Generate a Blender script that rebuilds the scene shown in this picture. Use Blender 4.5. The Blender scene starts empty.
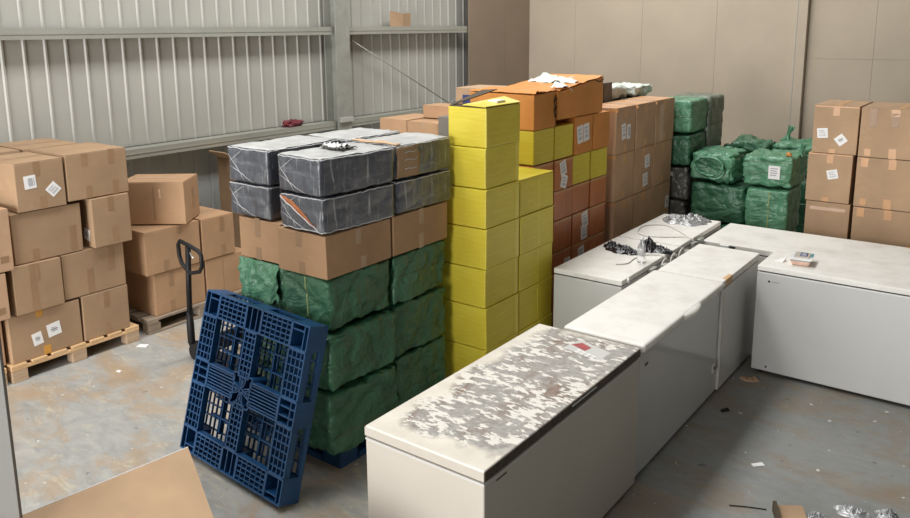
import bpy, bmesh, math, random
from mathutils import Vector, Matrix, noise
random.seed(7)
sc = bpy.context.scene
COL = sc.collection

# ------------------------------------------------------------------ materials
def new_mat(name):
    m = bpy.data.materials.new(name); m.use_nodes = True
    nt = m.node_tree
    b = nt.nodes['Principled BSDF']
    return m, nt, b

def srgb(r, g, b):
    f = lambda c: (c/255/12.92) if c/255 <= 0.04045 else ((c/255+0.055)/1.055)**2.4
    return (f(r), f(g), f(b), 1)

def nd(nt, typ, **kw):
    n = nt.nodes.new(typ)
    for k, v in kw.items():
        if k in n.inputs.keys(): n.inputs[k].default_value = v
        else: setattr(n, k, v)
    return n

def coords(nt, scale=(1, 1, 1), kind='Object', rot=(0, 0, 0)):
    t = nd(nt, 'ShaderNodeTexCoord'); mp = nd(nt, 'ShaderNodeMapping')
    mp.inputs['Scale'].default_value = scale; mp.inputs['Rotation'].default_value = rot
    nt.links.new(t.outputs[kind], mp.inputs['Vector'])
    return mp.outputs['Vector']

def ramp(nt, src, stops):
    r = nd(nt, 'ShaderNodeValToRGB')
    e = r.color_ramp.elements
    e[0].position, e[0].color = stops[0]
    e[1].position, e[1].color = stops[-1]
    for p, c in stops[1:-1]:
        x = e.new(p); x.color = c
    nt.links.new(src, r.inputs['Fac'])
    return r.outputs['Color']

def mixc(nt, fac, a, b, blend='MIX'):
    m = nd(nt, 'ShaderNodeMix', data_type='RGBA', blend_type=blend)
    for i, v in ((0, fac), (6, a), (7, b)):
        if hasattr(v, 'links') or hasattr(v, 'is_linked'): nt.links.new(v, m.inputs[i])
        else: m.inputs[i].default_value = v
    return m.outputs[2]

def noise_tex(nt, vec, scale, detail=4, rough=.55, dist=0):
    n = nd(nt, 'ShaderNodeTexNoise', Scale=scale, Detail=detail, Roughness=rough, Distortion=dist)
    nt.links.new(vec, n.inputs['Vector'])
    return n.outputs['Fac']

def bump(nt, b, h, strength=.2, dist=.01):
    n = nd(nt, 'ShaderNodeBump', Strength=strength, Distance=dist)
    nt.links.new(h, n.inputs['Height']); nt.links.new(n.outputs['Normal'], b.inputs['Normal'])

W1, B1 = (1, 1, 1, 1), (0, 0, 0, 1)

def simple(name, col, rough=.6, spec=.4, metal=0, var=.12, scale=6, bmp=0, stretch=(1, 1, 1), coat=0):
    m, nt, b = new_mat(name)
    v = coords(nt, stretch)
    n = noise_tex(nt, v, scale)
    dark = tuple(c*(1-var) for c in col[:3])+(1,); lite = tuple(min(1, c*(1+var)) for c in col[:3])+(1,)
    nt.links.new(ramp(nt, n, [(.3, dark), (.7, lite)]), b.inputs['Base Color'])
    b.inputs['Roughness'].default_value = rough; b.inputs['Specular IOR Level'].default_value = spec
    b.inputs['Metallic'].default_value = metal
    b.inputs['Coat Weight'].default_value = coat
    if bmp: bump(nt, b, noise_tex(nt, v, scale*6), bmp, .004)
    return m

def cardboard(name, col, rough=.75, stain=.25, flute=.14):
    m, nt, b = new_mat(name)
    v = coords(nt)
    n1 = noise_tex(nt, v, 2.3, 3); n2 = noise_tex(nt, coords(nt, (1, 1, 14)), 9, 3)
    d = tuple(c*.82 for c in col[:3])+(1,); l = tuple(min(1, c*1.12) for c in col[:3])+(1,)
    c1 = ramp(nt, n1, [(.3, d), (.7, l)])
    c2 = mixc(nt, flute, c1, ramp(nt, n2, [(.35, d), (.65, l)]))
    n3 = noise_tex(nt, v, 5.5, 6, .7)
    sf = ramp(nt, n3, [(.60, B1), (.75, (stain, stain, stain, 1))])
    c3 = mixc(nt, sf, c2, tuple(c*.55 for c in col[:3])+(1,))
    nt.links.new(c3, b.inputs['Base Color'])
    b.inputs['Roughness'].default_value = rough; b.inputs['Specular IOR Level'].default_value = .25
    bump(nt, b, noise_tex(nt, v, 16, 3), .12, .01)
    return m

M = {}
M['card'] = cardboard('cardboard tan', srgb(165, 136, 107))
M['card_dusty'] = cardboard('cardboard dusty', srgb(176, 146, 116))
M['card_warm'] = cardboard('cardboard warm', srgb(174, 139, 107))
M['card_pink'] = cardboard('cardboard rosy', srgb(190, 155, 124))
M['card_light'] = cardboard('cardboard light', srgb(196, 164, 131), stain=.08, flute=.05)
M['card_orange'] = cardboard('cardboard orange', srgb(208, 138, 70), .5)
M['card_rust'] = cardboard('cardboard rust', srgb(192, 114, 64), .3)
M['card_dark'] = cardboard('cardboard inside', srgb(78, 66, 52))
def wrapped(m):
    nt = m.node_tree; b = nt.nodes['Principled BSDF']
    bump(nt, b, noise_tex(nt, coords(nt, (7, 7, 1.2), rot=(.1, .05, 0)), 3.2, 4, .6, .8), .5, .03)
    b.inputs['Specular IOR Level'].default_value = .6
wrapped(M['card_rust'])
M['card_grey'] = cardboard('cardboard grey', srgb(118, 112, 104))
M['tape'] = simple('tape brown', srgb(152, 121, 92), .4, .4, var=.08)
M['tape_light'] = simple('tape light', srgb(176, 146, 118), .35, .5, var=.08)
M['tape_orange'] = simple('tape orange', srgb(198, 148, 100), .35, .5, var=.08)
M['tape_amber'] = simple('tape amber', srgb(196, 140, 60), .4, .5, var=.1)
M['tape_clear'] = simple('tape pale', srgb(206, 172, 146), .25, .6, var=.06)
M['paper'] = simple('label paper', srgb(232, 230, 228), .6, .3, var=.03)
M['ink'] = simple('ink', srgb(150, 150, 156), .6, .2, var=.15, scale=60)
M['yellow_top'] = None
def yellow_film():
    m, nt, b = new_mat('yellow wrap')
    n = noise_tex(nt, coords(nt, (1, 1, 12)), 5, 4); n2 = noise_tex(nt, coords(nt), 3, 3)
    c = ramp(nt, n, [(.3, srgb(208, 188, 52)), (.55, srgb(214, 196, 62)), (.8, srgb(222, 206, 84))])
    c = mixc(nt, ramp(nt, n2, [(.5, B1), (.75, (.35, .35, .35, 1))]), c, srgb(190, 160, 28))
    nt.links.new(c, b.inputs['Base Color'])
    b.inputs['Roughness'].default_value = .42; b.inputs['Specular IOR Level'].default_value = .5
    bump(nt, b, noise_tex(nt, coords(nt, (1, 1, 5)), 7, 4), .22, .012)
    return m
M['yellow'] = yellow_film()
M['yellow_edge'] = simple('yellow film edge', srgb(226, 210, 74), .35, .5, var=.08)
M['yellow_tape'] = simple('yellow tape', srgb(222, 206, 90), .3, .5, var=.06)
def foil():
    m, nt, b = new_mat('grey plastic wrap')
    v = coords(nt, (1, 1, 2.2), rot=(.5, .3, .2))
    n = noise_tex(nt, v, 7, 6, .65, 1.2)
    n2 = noise_tex(nt, coords(nt, (9, 9, .9), rot=(.7, .5, .2)), 3.5, 4, .6, .6)
    c = ramp(nt, n, [(.32, srgb(50, 54, 64)), (.58, srgb(76, 80, 90)), (.80, srgb(132, 134, 140))])
    c = mixc(nt, ramp(nt, n2, [(.54, B1), (.70, (.7, .7, .7, 1))]), c, srgb(176, 177, 180))
    nt.links.new(c, b.inputs['Base Color'])
    b.inputs['Roughness'].default_value = .33; b.inputs['Specular IOR Level'].default_value = .8
    b.inputs['Coat Weight'].default_value = .5; b.inputs['Coat Roughness'].default_value = .3
    bump(nt, b, noise_tex(nt, v, 14, 5, .6, 1), .35, .012)
    return m
M['foil'] = foil()
M['film_sheen_sheet'] = simple('pale film sheen sheet', srgb(186, 186, 184), .3, .6, var=.2, scale=8, bmp=.3)
M['film'] = simple('clear film fold', srgb(206, 206, 206), .3, .6, var=.15, scale=30)
def tarp(name, base, lite, rough=.38):
    m, nt, b = new_mat(name)
    n = noise_tex(nt, coords(nt), 4, 4)
    c = ramp(nt, n, [(.3, base), (.75, lite)])
    nt.links.new(c, b.inputs['Base Color'])
    b.inputs['Roughness'].default_value = rough; b.inputs['Specular IOR Level'].default_value = .6
    a = noise_tex(nt, coords(nt, (1, 1, .5), rot=(.6, .4, .3)), 4.2, 3, .5, 1.6)
    a2 = noise_tex(nt, coords(nt, (.6, 1, 1.3), rot=(-.5, .7, .2)), 5, 3, .5, 2.2)
    ad = nd(nt, 'ShaderNodeMath', operation='ADD'); nt.links.new(a, ad.inputs[0]); nt.links.new(a2, ad.inputs[1])
    bump(nt, b, ad.outputs[0], .6, .05)
    return m
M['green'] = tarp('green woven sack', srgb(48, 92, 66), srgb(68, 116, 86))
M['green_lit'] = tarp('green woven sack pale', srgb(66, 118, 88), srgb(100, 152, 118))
M['green_grey'] = tarp('grey green sack', srgb(88, 98, 84), srgb(116, 122, 104))
M['dark_wrap'] = tarp('dark grey wrap', srgb(70, 70, 66), srgb(104, 102, 94), .3)
M['white_sack'] = tarp('white woven sack', srgb(186, 196, 184), srgb(216, 222, 212), .5)
M['strap'] = simple('sack strap', srgb(150, 166, 112), .5, .3, var=.2, scale=40)
M['tie'] = simple('sack tie', srgb(96, 108, 84), .5, .3, var=.2, scale=30)
def blue_plastic(name='blue plastic', k=1.0):
    return simple(name, tuple(c*k for c in srgb(24, 70, 114)[:3])+(1,), .42, .5, var=.25, scale=5)
M['blue'] = blue_plastic()
def wood(name, a, b_):
    m, nt, b = new_mat(name)
    n = noise_tex(nt, coords(nt, (14, 1, 14)), 5, 5, .6)
    nt.links.new(ramp(nt, n, [(.3, a), (.7, b_)]), b.inputs['Base Color'])
    b.inputs['Roughness'].default_value = .75; b.inputs['Specular IOR Level'].default_value = .2
    return m
M['wood'] = wood('pine', srgb(190, 152, 108), srgb(222, 188, 146))
M['wood_block'] = wood('pressed block', srgb(168, 142, 116), srgb(194, 168, 140))
M['wood_grey'] = wood('weathered wood', srgb(120, 106, 92), srgb(164, 148, 130))
M['black'] = simple('black paint', srgb(22, 21, 21), .55, .3, var=.2, scale=12)
M['rubber'] = simple('black rubber', srgb(24, 24, 24), .7, .3)
M['gap'] = simple('dark gasket', srgb(38, 36, 34), .7, .2)
M['bag_black'] = simple('black plastic film', srgb(20, 20, 22), .22, .7, var=.2, bmp=.4)
M['steel'] = simple('galvanised steel', srgb(158, 158, 150), .42, .5, .35, var=.1, scale=9)
M['girt'] = simple('galvanised girt', srgb(160, 160, 150), .45, .5, .3, var=.1, scale=5, stretch=(1, .2, 1))
M['chrome'] = simple('bright metal', srgb(190, 188, 184), .3, .6, .7)
def enamel(name, col, dirt=.25, rough=.3, dcol=srgb(150, 138, 120), sc_=2.2):
    m, nt, b = new_mat(name)
    n = noise_tex(nt, coords(nt), sc_, 6, .65)
    n2 = noise_tex(nt, coords(nt, (1, 1, .2)), 7, 5, .6)
    f = ramp(nt, n, [(.48, B1), (.8, (dirt, dirt, dirt, 1))])
    c = mixc(nt, f, col, dcol)
    f2 = ramp(nt, n2, [(.6, B1), (.85, (dirt*.6,)*3+(1,))])
    c = mixc(nt, f2, c, dcol)
    nt.links.new(c, b.inputs['Base Color'])
    b.inputs['Roughness'].default_value = rough; b.inputs['Specular IOR Level'].default_value = .45
    return m
M['enamel'] = enamel('white enamel', srgb(192, 191, 187), .12)
M['enamel_cream'] = enamel('cream enamel', srgb(184, 177, 166), .15)
M['enamel_grey'] = enamel('grey white enamel', srgb(196, 195, 190), .15, .35)
M['enamel_gloss'] = enamel('gloss enamel', srgb(190, 190, 186), .08, .12)
M['lid_white'] = enamel('lid white', srgb(229, 226, 219), .5, .5, srgb(176, 168, 154), 4.0)
def worn_lid():
    m, nt, b = new_mat('worn flaking lid')
    tc = nd(nt, 'ShaderNodeTexCoord')
    sep = nd(nt, 'ShaderNodeSeparateXYZ'); nt.links.new(tc.outputs['Object'], sep.inputs[0])
    v = coords(nt, (.62, 1.3, 1), rot=(0, 0, .45))
    def math_(op, a, b2=None, c=None):
        n = nd(nt, 'ShaderNodeMath', operation=op)
        for i, x in enumerate((a, b2, c)):
            if x is None: continue
            if isinstance(x, (int, float)): n.inputs[i].default_value = x
            else: nt.links.new(x, n.inputs[i])
        return n.outputs[0]
    nz = noise_tex(nt, coords(nt), 5, 4)
    # distance to rim of the bare zone
    ax = math_('SUBTRACT', .335, math_('ABSOLUTE', math_('SUBTRACT', sep.outputs['X'], .055)))
    ay = math_('SUBTRACT', .745, math_('ABSOLUTE', math_('SUBTRACT', sep.outputs['Y'], .04)))
    dd = math_('MINIMUM', ax, ay)
    dd = math_('ADD', dd, math_('MULTIPLY', math_('SUBTRACT', nz, .5), .30))
    zone = math_('MULTIPLY', dd, 16); zn = nd(nt, 'ShaderNodeClamp'); nt.links.new(zone, zn.inputs[0]); zone = zn.outputs[0]
    # worn film colour: grey with brown rust
    r1 = noise_tex(nt, coords(nt, (1.6, .8, 1)), 3.2, 6, .7, .5)
    grey = ramp(nt, noise_tex(nt, coords(nt), 30, 4), [(.3, srgb(136, 132, 126)), (.7, srgb(170, 166, 160))])
    rust = ramp(nt, noise_tex(nt, coords(nt), 22, 5), [(.3, srgb(98, 80, 68)), (.7, srgb(150, 126, 110))])
    bare = mixc(nt, ramp(nt, r1, [(.50, B1), (.64, W1)]), grey, rust)
    # white flakes
    fl = noise_tex(nt, v, 25, 4, .55, .25); big = noise_tex(nt, coords(nt), 2.4, 3)
    ff = math_('ADD', fl, math_('MULTIPLY', math_('SUBTRACT', big, .45), .45))
    flm = ramp(nt, ff, [(.555, B1), (.60, W1)])
    bare = mixc(nt, flm, bare, srgb(222, 217, 208))
    cream = ramp(nt, noise_tex(nt, coords(nt), 6, 5), [(.3, srgb(206, 198, 184)), (.7, srgb(226, 219, 206))])
    c = mixc(nt, zone, cream, bare)
    nt.links.new(c, b.inputs['Base Color'])
    b.inputs['Roughness'].default_value = .55; b.inputs['Specular IOR Level'].default_value = .4
    bump(nt, b, ff, .15, .003)
    return m
M['worn'] = worn_lid()
M['rust_edge'] = simple('rusty dark edge', srgb(74, 62, 52), .6, .3, var=.45, scale=30)
def floor_mat():
    m, nt, b = new_mat('painted concrete')
    v = coords(nt)
    base = ramp(nt, noise_tex(nt, v, .8, 5, .6), [(.3, srgb(120, 123, 121)), (.7, srgb(144, 146, 142))])
    fine = ramp(nt, noise_tex(nt, coords(nt, (1, 2.2, 1), rot=(0, 0, .5)), 9, 7, .72, .8), [(.35, srgb(112, 112, 108)), (.7, srgb(144, 143, 138))])
    paint = mixc(nt, .4, base, fine)
    # the trodden side is covered by pale cement dust, the freezer aisle is bare grey paint
    sep = nd(nt, 'ShaderNodeSeparateXYZ'); nt.links.new(v, sep.inputs[0])
    rg = noise_tex(nt, v, 1.6, 6, .65)
    ad = nd(nt, 'ShaderNodeMath', operation='MULTIPLY_ADD'); nt.links.new(rg, ad.inputs[0]); ad.inputs[1].default_value = 1.2; nt.links.new(sep.outputs['X'], ad.inputs[2])
    dz = nd(nt, 'ShaderNodeMapRange'); nt.links.new(ad.outputs[0], dz.inputs[0])
    dz.inputs[1].default_value = -1.0; dz.inputs[2].default_value = -2.0; dz.inputs[3].default_value = 0; dz.inputs[4].default_value = 1
    dust = ramp(nt, noise_tex(nt, coords(nt, (1, 2.0, 1), rot=(0, 0, .5)), 5, 7, .7, .6), [(.3, srgb(141, 142, 139)), (.5, srgb(157, 157, 153)), (.72, srgb(174, 171, 164))])
    c = mixc(nt, dz.outputs[0], paint, dust)
    d1 = noise_tex(nt, coords(nt, (1, 1.5, 1), rot=(0, 0, .7)), 1.3, 8, .74, .5)
    c = mixc(nt, ramp(nt, d1, [(.48, B1), (.56, (.45, .45, .45, 1)), (.68, (.8, .8, .8, 1))]), c, mixc(nt, dz.outputs[0], srgb(132, 112, 90), srgb(168, 140, 106)))
    d2 = noise_tex(nt, coords(nt, (1, 2.2, 1), rot=(0, 0, -.4)), 3.0, 9, .78, .8)
    c = mixc(nt, ramp(nt, d2, [(.55, B1), (.66, (.65, .65, .65, 1))]), c, mixc(nt, dz.outputs[0], srgb(146, 138, 122), srgb(198, 186, 162)))
    sp = noise_tex(nt, v, 17, 3, .5)
    c = mixc(nt, ramp(nt, sp, [(.70, B1), (.72, W1)]), c, srgb(206, 202, 194))
    sp2 = noise_tex(nt, coords(nt, rot=(.3, .2, .1)), 13, 2, .5)
    c = mixc(nt, ramp(nt, sp2, [(.73, B1), (.76, (.6, .6, .6, 1))]), c, srgb(84, 78, 70))
    nt.links.new(c, b.inputs['Base Color'])
    b.inputs['Roughness'].default_value = .5; b.inputs['Specular IOR Level'].default_value = .4
    bump(nt, b, noise_tex(nt, v, 14, 6, .7), .1, .01)
    return m
M['floor'] = floor_mat()
M['sheet'] = simple('wall sheeting', srgb(170, 168, 160), .5, .4, .1, var=.06, scale=1.2)
M['sheet_low'] = simple('lower sheeting', srgb(172, 176, 174), .5, .4, .1, var=.08, scale=2)
M['board'] = simple('particle board', srgb(180, 167, 149), .8, .2, var=.05, scale=1.6, bmp=.05)
M['board_shaded'] = simple('particle board shaded', srgb(134, 118, 101), .8, .2, var=.05, scale=1.6)  # darker copy of the board, side-wall shade put into its colour
M['paint_grey'] = simple('light grey paint', srgb(166, 164, 158), .5, .3, var=.03, scale=2)
M['door_grey'] = simple('door paint', srgb(108, 107, 103), .5, .3, var=.03, scale=2)
M['ceil'] = simple('roof lining', srgb(150, 150, 148), .8, .2, var=.03, scale=2)
M['clear'] = None
def clear_plastic(name, col=(1, 1, 1, 1), alpha_mix=.75, rough=.1):
    m, nt, b = new_mat(name)
    b.inputs['Base Color'].default_value = col; b.inputs['Roughness'].default_value = rough
    b.inputs['Transmission Weight'].default_value = alpha_mix; b.inputs['IOR'].default_value = 1.2
    bump(nt, b, noise_tex(nt, coords(nt), 25, 3), .4, .006)
    return m
M['clear'] = clear_plastic('clear plastic', (.95, .96, .97, 1), .85)
M['film_grey'] = simple('crumpled grey film', srgb(150, 150, 150), .15, .9, .25, var=.55, scale=26, bmp=.6)
M['film_clear'] = clear_plastic('crumpled film', (.72, .72, .72, 1), .45, .18)
M['pink'] = simple('pale pink food', srgb(222, 186, 168), .5, .4, var=.15, scale=40)
M['red'] = simple('red print', srgb(160, 62, 62), .5, .4, var=.2, scale=30)
M['maroon'] = simple('maroon net', srgb(98, 38, 50), .5, .4, var=.4, scale=50)
M['navy'] = simple('navy print', srgb(48, 58, 110), .5, .4, var=.2, scale=30)
M['silver'] = simple('crumpled foil', srgb(176, 176, 176), .38, .6, .55, var=.35, scale=24, bmp=.5)
M['cable'] = simple('white cable', srgb(206, 202, 194), .5, .4)
M['teal'] = simple('teal print', srgb(86, 146, 160), .5, .4)
M['cap_white'] = simple('white plastic', srgb(226, 226, 224), .4, .5)

# ------------------------------------------------------------------ mesh tools
def link(o, parent=None):
    COL.objects.link(o)
    if parent: o.parent = parent
    return o

def tag(o, label, cat, group=None):
    o['label'] = label; o['category'] = cat
    if group: o['group'] = group
    return o

def thing(name, label, cat, loc=(0, 0, 0), rz=0, group=None):
    o = bpy.data.objects.new(name, None); o.empty_display_size = .1
    o.location = loc; o.rotation_euler = (0, 0, rz)
    link(o); return tag(o, label, cat, group)

def struct(o):
    o['kind'] = 'structure'; return o

class MB:
    def __init__(s): s.bm = bmesh.new()
    def face(s, pts):
        s.bm.faces.new([s.bm.verts.new(p) for p in pts])
    def hexa(s, c, bev=0, seg=2):
        """c: 8 corners, order x-,y- / x+,y- / x+,y+ / x-,y+ bottom then top"""
        v = [s.bm.verts.new(p) for p in c]
        fs = [(3, 2, 1, 0), (4, 5, 6, 7), (0, 1, 5, 4), (1, 2, 6, 5), (2, 3, 7, 6), (3, 0, 4, 7)]
        faces = [s.bm.faces.new([v[i] for i in f]) for f in fs]
        if bev:
            ed = list({e for f in faces for e in f.edges})
            bmesh.ops.bevel(s.bm, geom=ed, offset=bev, segments=seg, profile=.6, affect='EDGES')
        return s
    def box(s, x0, x1, y0, y1, z0, z1, bev=0, seg=2):
        return s.hexa([(x0, y0, z0), (x1, y0, z0), (x1, y1, z0), (x0, y1, z0), (x0, y0, z1), (x1, y0, z1), (x1, y1, z1), (x0, y1, z1)], bev, seg)
    def grid(s, fn, nu, nv):
        g = [[s.bm.verts.new(fn(i/nu, j/nv)) for j in range(nv+1)] for i in range(nu+1)]
        for i in range(nu):
            for j in range(nv):
                s.bm.faces.new((g[i][j], g[i+1][j], g[i+1][j+1], g[i][j+1]))
        return s
    def tube(s, pts, r, n=8, close=False, rfn=None):
        pts = [Vector(p) for p in pts]; N = len(pts); rings = []
        up = Vector((0, 0, 1))
        prev = None
        for i, p in enumerate(pts):
            a = pts[(i-1) % N] if (close or i) else p
            b = pts[(i+1) % N] if (close or i < N-1) else p
            t = (b-a).normalized()
            x = prev - t*prev.dot(t) if prev is not None else t.cross(up)
            if x.length < 1e-4: x = t.cross(Vector((1, 0, 0)))
            x.normalize(); prev = x; y = t.cross(x)
            rr = r if rfn is None else r*rfn(i/max(1, N-1))
            rings.append([s.bm.verts.new(p + x*rr*math.cos(2*math.pi*k/n) + y*rr*math.sin(2*math.pi*k/n)) for k in range(n)])
        for i in range(N if close else N-1):
            A, B = rings[i], rings[(i+1) % N]
            for k in range(n): s.bm.faces.new((A[k], A[(k+1) % n], B[(k+1) % n], B[k]))
        if not close:
            s.bm.faces.new(rings[0][::-1]); s.bm.faces.new(rings[-1])
        return s
    def lathe(s, prof, n=24, c=(0, 0)):
        rings = [[s.bm.verts.new((c[0]+r*math.cos(2*math.pi*k/n), c[1]+r*math.sin(2*math.pi*k/n), z)) for k in range(n)] for r, z in prof]
        for A, B in zip(rings, rings[1:]):
            for k in range(n): s.bm.faces.new((A[k], A[(k+1) % n], B[(k+1) % n], B[k]))
        s.bm.faces.new(rings[0][::-1]); s.bm.faces.new(rings[-1]); return s
    def build(s, name, mat, parent=None, smooth=False, xf=None, solid=0):
        if xf is not None: bmesh.ops.transform(s.bm, matrix=xf, verts=s.bm.verts)
        bmesh.ops.recalc_face_normals(s.bm, faces=s.bm.faces)
        me = bpy.data.meshes.new(name); s.bm.to_mesh(me); s.bm.free()
        if smooth:
            for p in me.polygons: p.use_smooth = True
        me.materials.append(mat)
        o = bpy.data.objects.new(name, me); link(o, parent)
        if solid:
            md = o.modifiers.new('thickness', 'SOLIDIFY'); md.thickness = solid
        return o

# ------------------------------------------------------------------ cartons
def face_fn(c, f):
    """bilinear map of a face of an 8-corner box: (u, v) -> point, plus outward normal"""
    idx = {'px': (1, 2, 6, 5), 'ny': (0, 1, 5, 4), 'nx': (3, 0, 4, 7), 'py': (2, 3, 7, 6), 'pz': (4, 5, 6, 7)}[f]
    a, b, d, e = [Vector(c[i]) for i in idx]
    n = ((b-a).cross(e-a)).normalized()
    return (lambda u, v: (a*(1-u)+b*u)*(1-v)+(e*(1-u)+d*u)*v), n, (b-a).length, (e-a).length

def patch(c, f, cu, cv, w, h, rot=0, off=.0012, mb=None):
    """thin slab stuck on a face; centre in fractions, size in metres"""
    fn, n, lu, lv = face_fn(c, f)
    mb = mb or MB()
    ca, sa = math.cos(rot), math.sin(rot)
    pts = []
    for x, y in ((-w/2, -h/2), (w/2, -h/2), (w/2, h/2), (-w/2, h/2)):
        u = cu+(x*ca-y*sa)/lu; v = cv+(x*sa+y*ca)/lv
        pts.append(fn(u, v))
    mb.hexa([p-n*.002 for p in pts]+[p+n*off for p in pts])
    return mb

def carton_corners(sx, sy, sz, jit, rnd, bulge=0):
    c = []
    for z in (0, sz):
        for x, y in ((-1, -1), (1, -1), (1, 1), (-1, 1)):
            jx, jy = rnd.uniform(0, jit), rnd.uniform(0, jit)
            c.append((x*(sx/2-jx), y*(sy/2-jy), z - (rnd.uniform(0, jit*.5) if z else 0)))
    return c

def carton(label, x, y, z, size, rz=0, mat='card', group='brown cartons', name='cardboard_box', jit=.006, top=None,
           tapes=(), stickers=(), tape='tape', seed=None, cat='box', bev=.005):
    """x0/x1 style placement: (x, y) is the middle of the base"""
    sx, sy, sz = size
    rnd = random.Random(seed if seed is not None else int(abs(x*971+y*577+z*313)*100))
    t = thing(name, label, cat, (x, y, z), rz, group)
    c = carton_corners(sx, sy, sz-(.006 if top else 0), jit, rnd)
    MB().hexa(c, bev).build('body', M[mat], t)
    ct = c
    if top:      # two closing flaps meeting over the middle
        long_x = top == 'x'     # seam runs along x
        fn, n, lu, lv = face_fn(c, 'pz')
        for k in (0, 1):
            a, b = ((.004, .4965) if k == 0 else (.5035, .996))
            lift = rnd.uniform(0, .004)
            q = [fn(.004, a), fn(.996, a), fn(.996, b), fn(.004, b)] if long_x else [fn(a, .004), fn(b, .004), fn(b, .996), fn(a, .996)]
            MB().hexa([Vector(p) for p in q]+[Vector(p)+Vector((0, 0, .005)) for p in q]).build('top_flap', M[mat], t)
        ct = c[:4]+[(p[0], p[1], p[2]+.0055) for p in c[4:]]
    for f, cu, cv, w, h, *m in tapes:
        cc = ct if f == 'pz' else c
        patch(cc, f, cu, cv, w, h).build('tape_strip', M[m[0] if m else tape], t)
    for s in stickers:
        f, cu, cv, w, h, rot = s[:6]
        st = patch(c, f, cu, cv, w, h, rot, .0022).build('shipping_label', M['paper'], t)
        mb = MB(); fn, n, lu, lv = face_fn(c, f)
        ca, sa = math.cos(rot), math.sin(rot)
        style = s[6] if len(s) > 6 else 'lines'
        rows = []
        if style == 'lines':
            rows = [(-.05*w, h*.28, w*.60, h*.045), (-.1*w, h*.15, w*.48, h*.03), (0, h*.02, w*.6, h*.05)] + [(w*(-.25+.11*i), -h*.22, w*(.03 if i % 2 else .05), h*.20) for i in range(6)]
        elif style == 'bars':
            rows = [(w*(-.12+.1*i), 0, w*.05, h*.6) for i in range(4)] + [(w*.33, 0, w*.04, h*.6)]
        elif style == 'small':
            rows = [(0, h*.02, w*.5, h*.12), (.02*w, -h*.12, w*.4, h*.06), (-.05*w, h*.16, w*.3, h*.05)]
        for px, py, ww, hh in rows:
            patch(c, f, cu+(px*ca-py*sa)/lu, cv+(px*sa+py*ca)/lv, ww, hh, rot, .0030, mb)
        mb.build('label_print', M['ink'], st)
    return t

TB = [('px', .5, .86, .045, .11), ('px', .5, .14, .045, .11)]

# ------------------------------------------------------------------ sacks
def sack_fn(hx, hy, hz, r, seed, amp, sag=0):
    rnd = random.Random(seed)
    rot = Matrix.Rotation(rnd.uniform(-.9, .9), 3, 'X') @ Matrix.Rotation(rnd.uniform(-.9, .9), 3, 'Y') @ Matrix.Rotation(rnd.uniform(0, 3), 3, 'Z')
    off = Vector((rnd.uniform(0, 50), rnd.uniform(0, 50), rnd.uniform(0, 50)))
    H = Vector((hx, hy, hz))
    def fn(p):
        q = Vector((p[0]*hx, p[1]*hy, p[2]*hz))
        inner = Vector([max(-(h-r), min(h-r, a)) for a, h in zip(q, H)])
        d = q-inner
        n = d.normalized() if d.length > 1e-6 else Vector((0, 0, 1))
        pos = inner+n*min(r, d.length if max(abs(x) for x in p) < .999 else r)
        w = rot @ pos
        k1 = 1-abs(noise.noise(Vector((w.x*3.2, w.y*9, w.z*6))+off)*2.0); k1 = max(0, k1)**3
        k2 = noise.noise(pos*4+off); k3 = 1-abs(noise.noise(Vector((w.x*16, w.y*5, w.z*9))+off*1.7)*2.2); k3 = max(0, k3)**3
        disp = amp*(.9*k2-.4)+amp*(-.9*k1+.55*k3)
        pos = pos+n*disp
        if sag: pos.z -= sag*(1-(pos.x/hx)**2*.5)*max(0, pos.z/hz)*noise.noise(Vector((pos.x*3, pos.y*3, 0))+off)
        return Vector([max(-h, min(h, a)) for a, h in zip(pos, H)])+Vector((0, 0, hz)), n
    return fn

def cube_grid(mb, fn, n):
    seen = {}
    def V(i, j, k):
        key = (i, j, k)
        if key not in seen: seen[key] = mb.bm.verts.new(fn((2*i/n-1, 2*j/n-1, 2*k/n-1)))
        return seen[key]
    for a in range(n):
        for b in range(n):
            for q in (((a, b, 0), (a, b+1, 0), (a+1, b+1, 0), (a+1, b, 0)), ((a, b, n), (a+1, b, n), (a+1, b+1, n), (a, b+1, n)),
                      ((a, 0, b), (a+1, 0, b), (a+1, 0, b+1), (a, 0, b+1)), ((a, n, b), (a, n, b+1), (a+1, n, b+1), (a+1, n, b)),
                      ((0, a, b), (0, a, b+1), (0, a+1, b+1), (0, a+1, b)), ((n, a, b), (n, a+1, b), (n, a+1, b+1), (n, a, b+1))):
                mb.bm.faces.new([V(*k) for k in q])
    return mb

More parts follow.
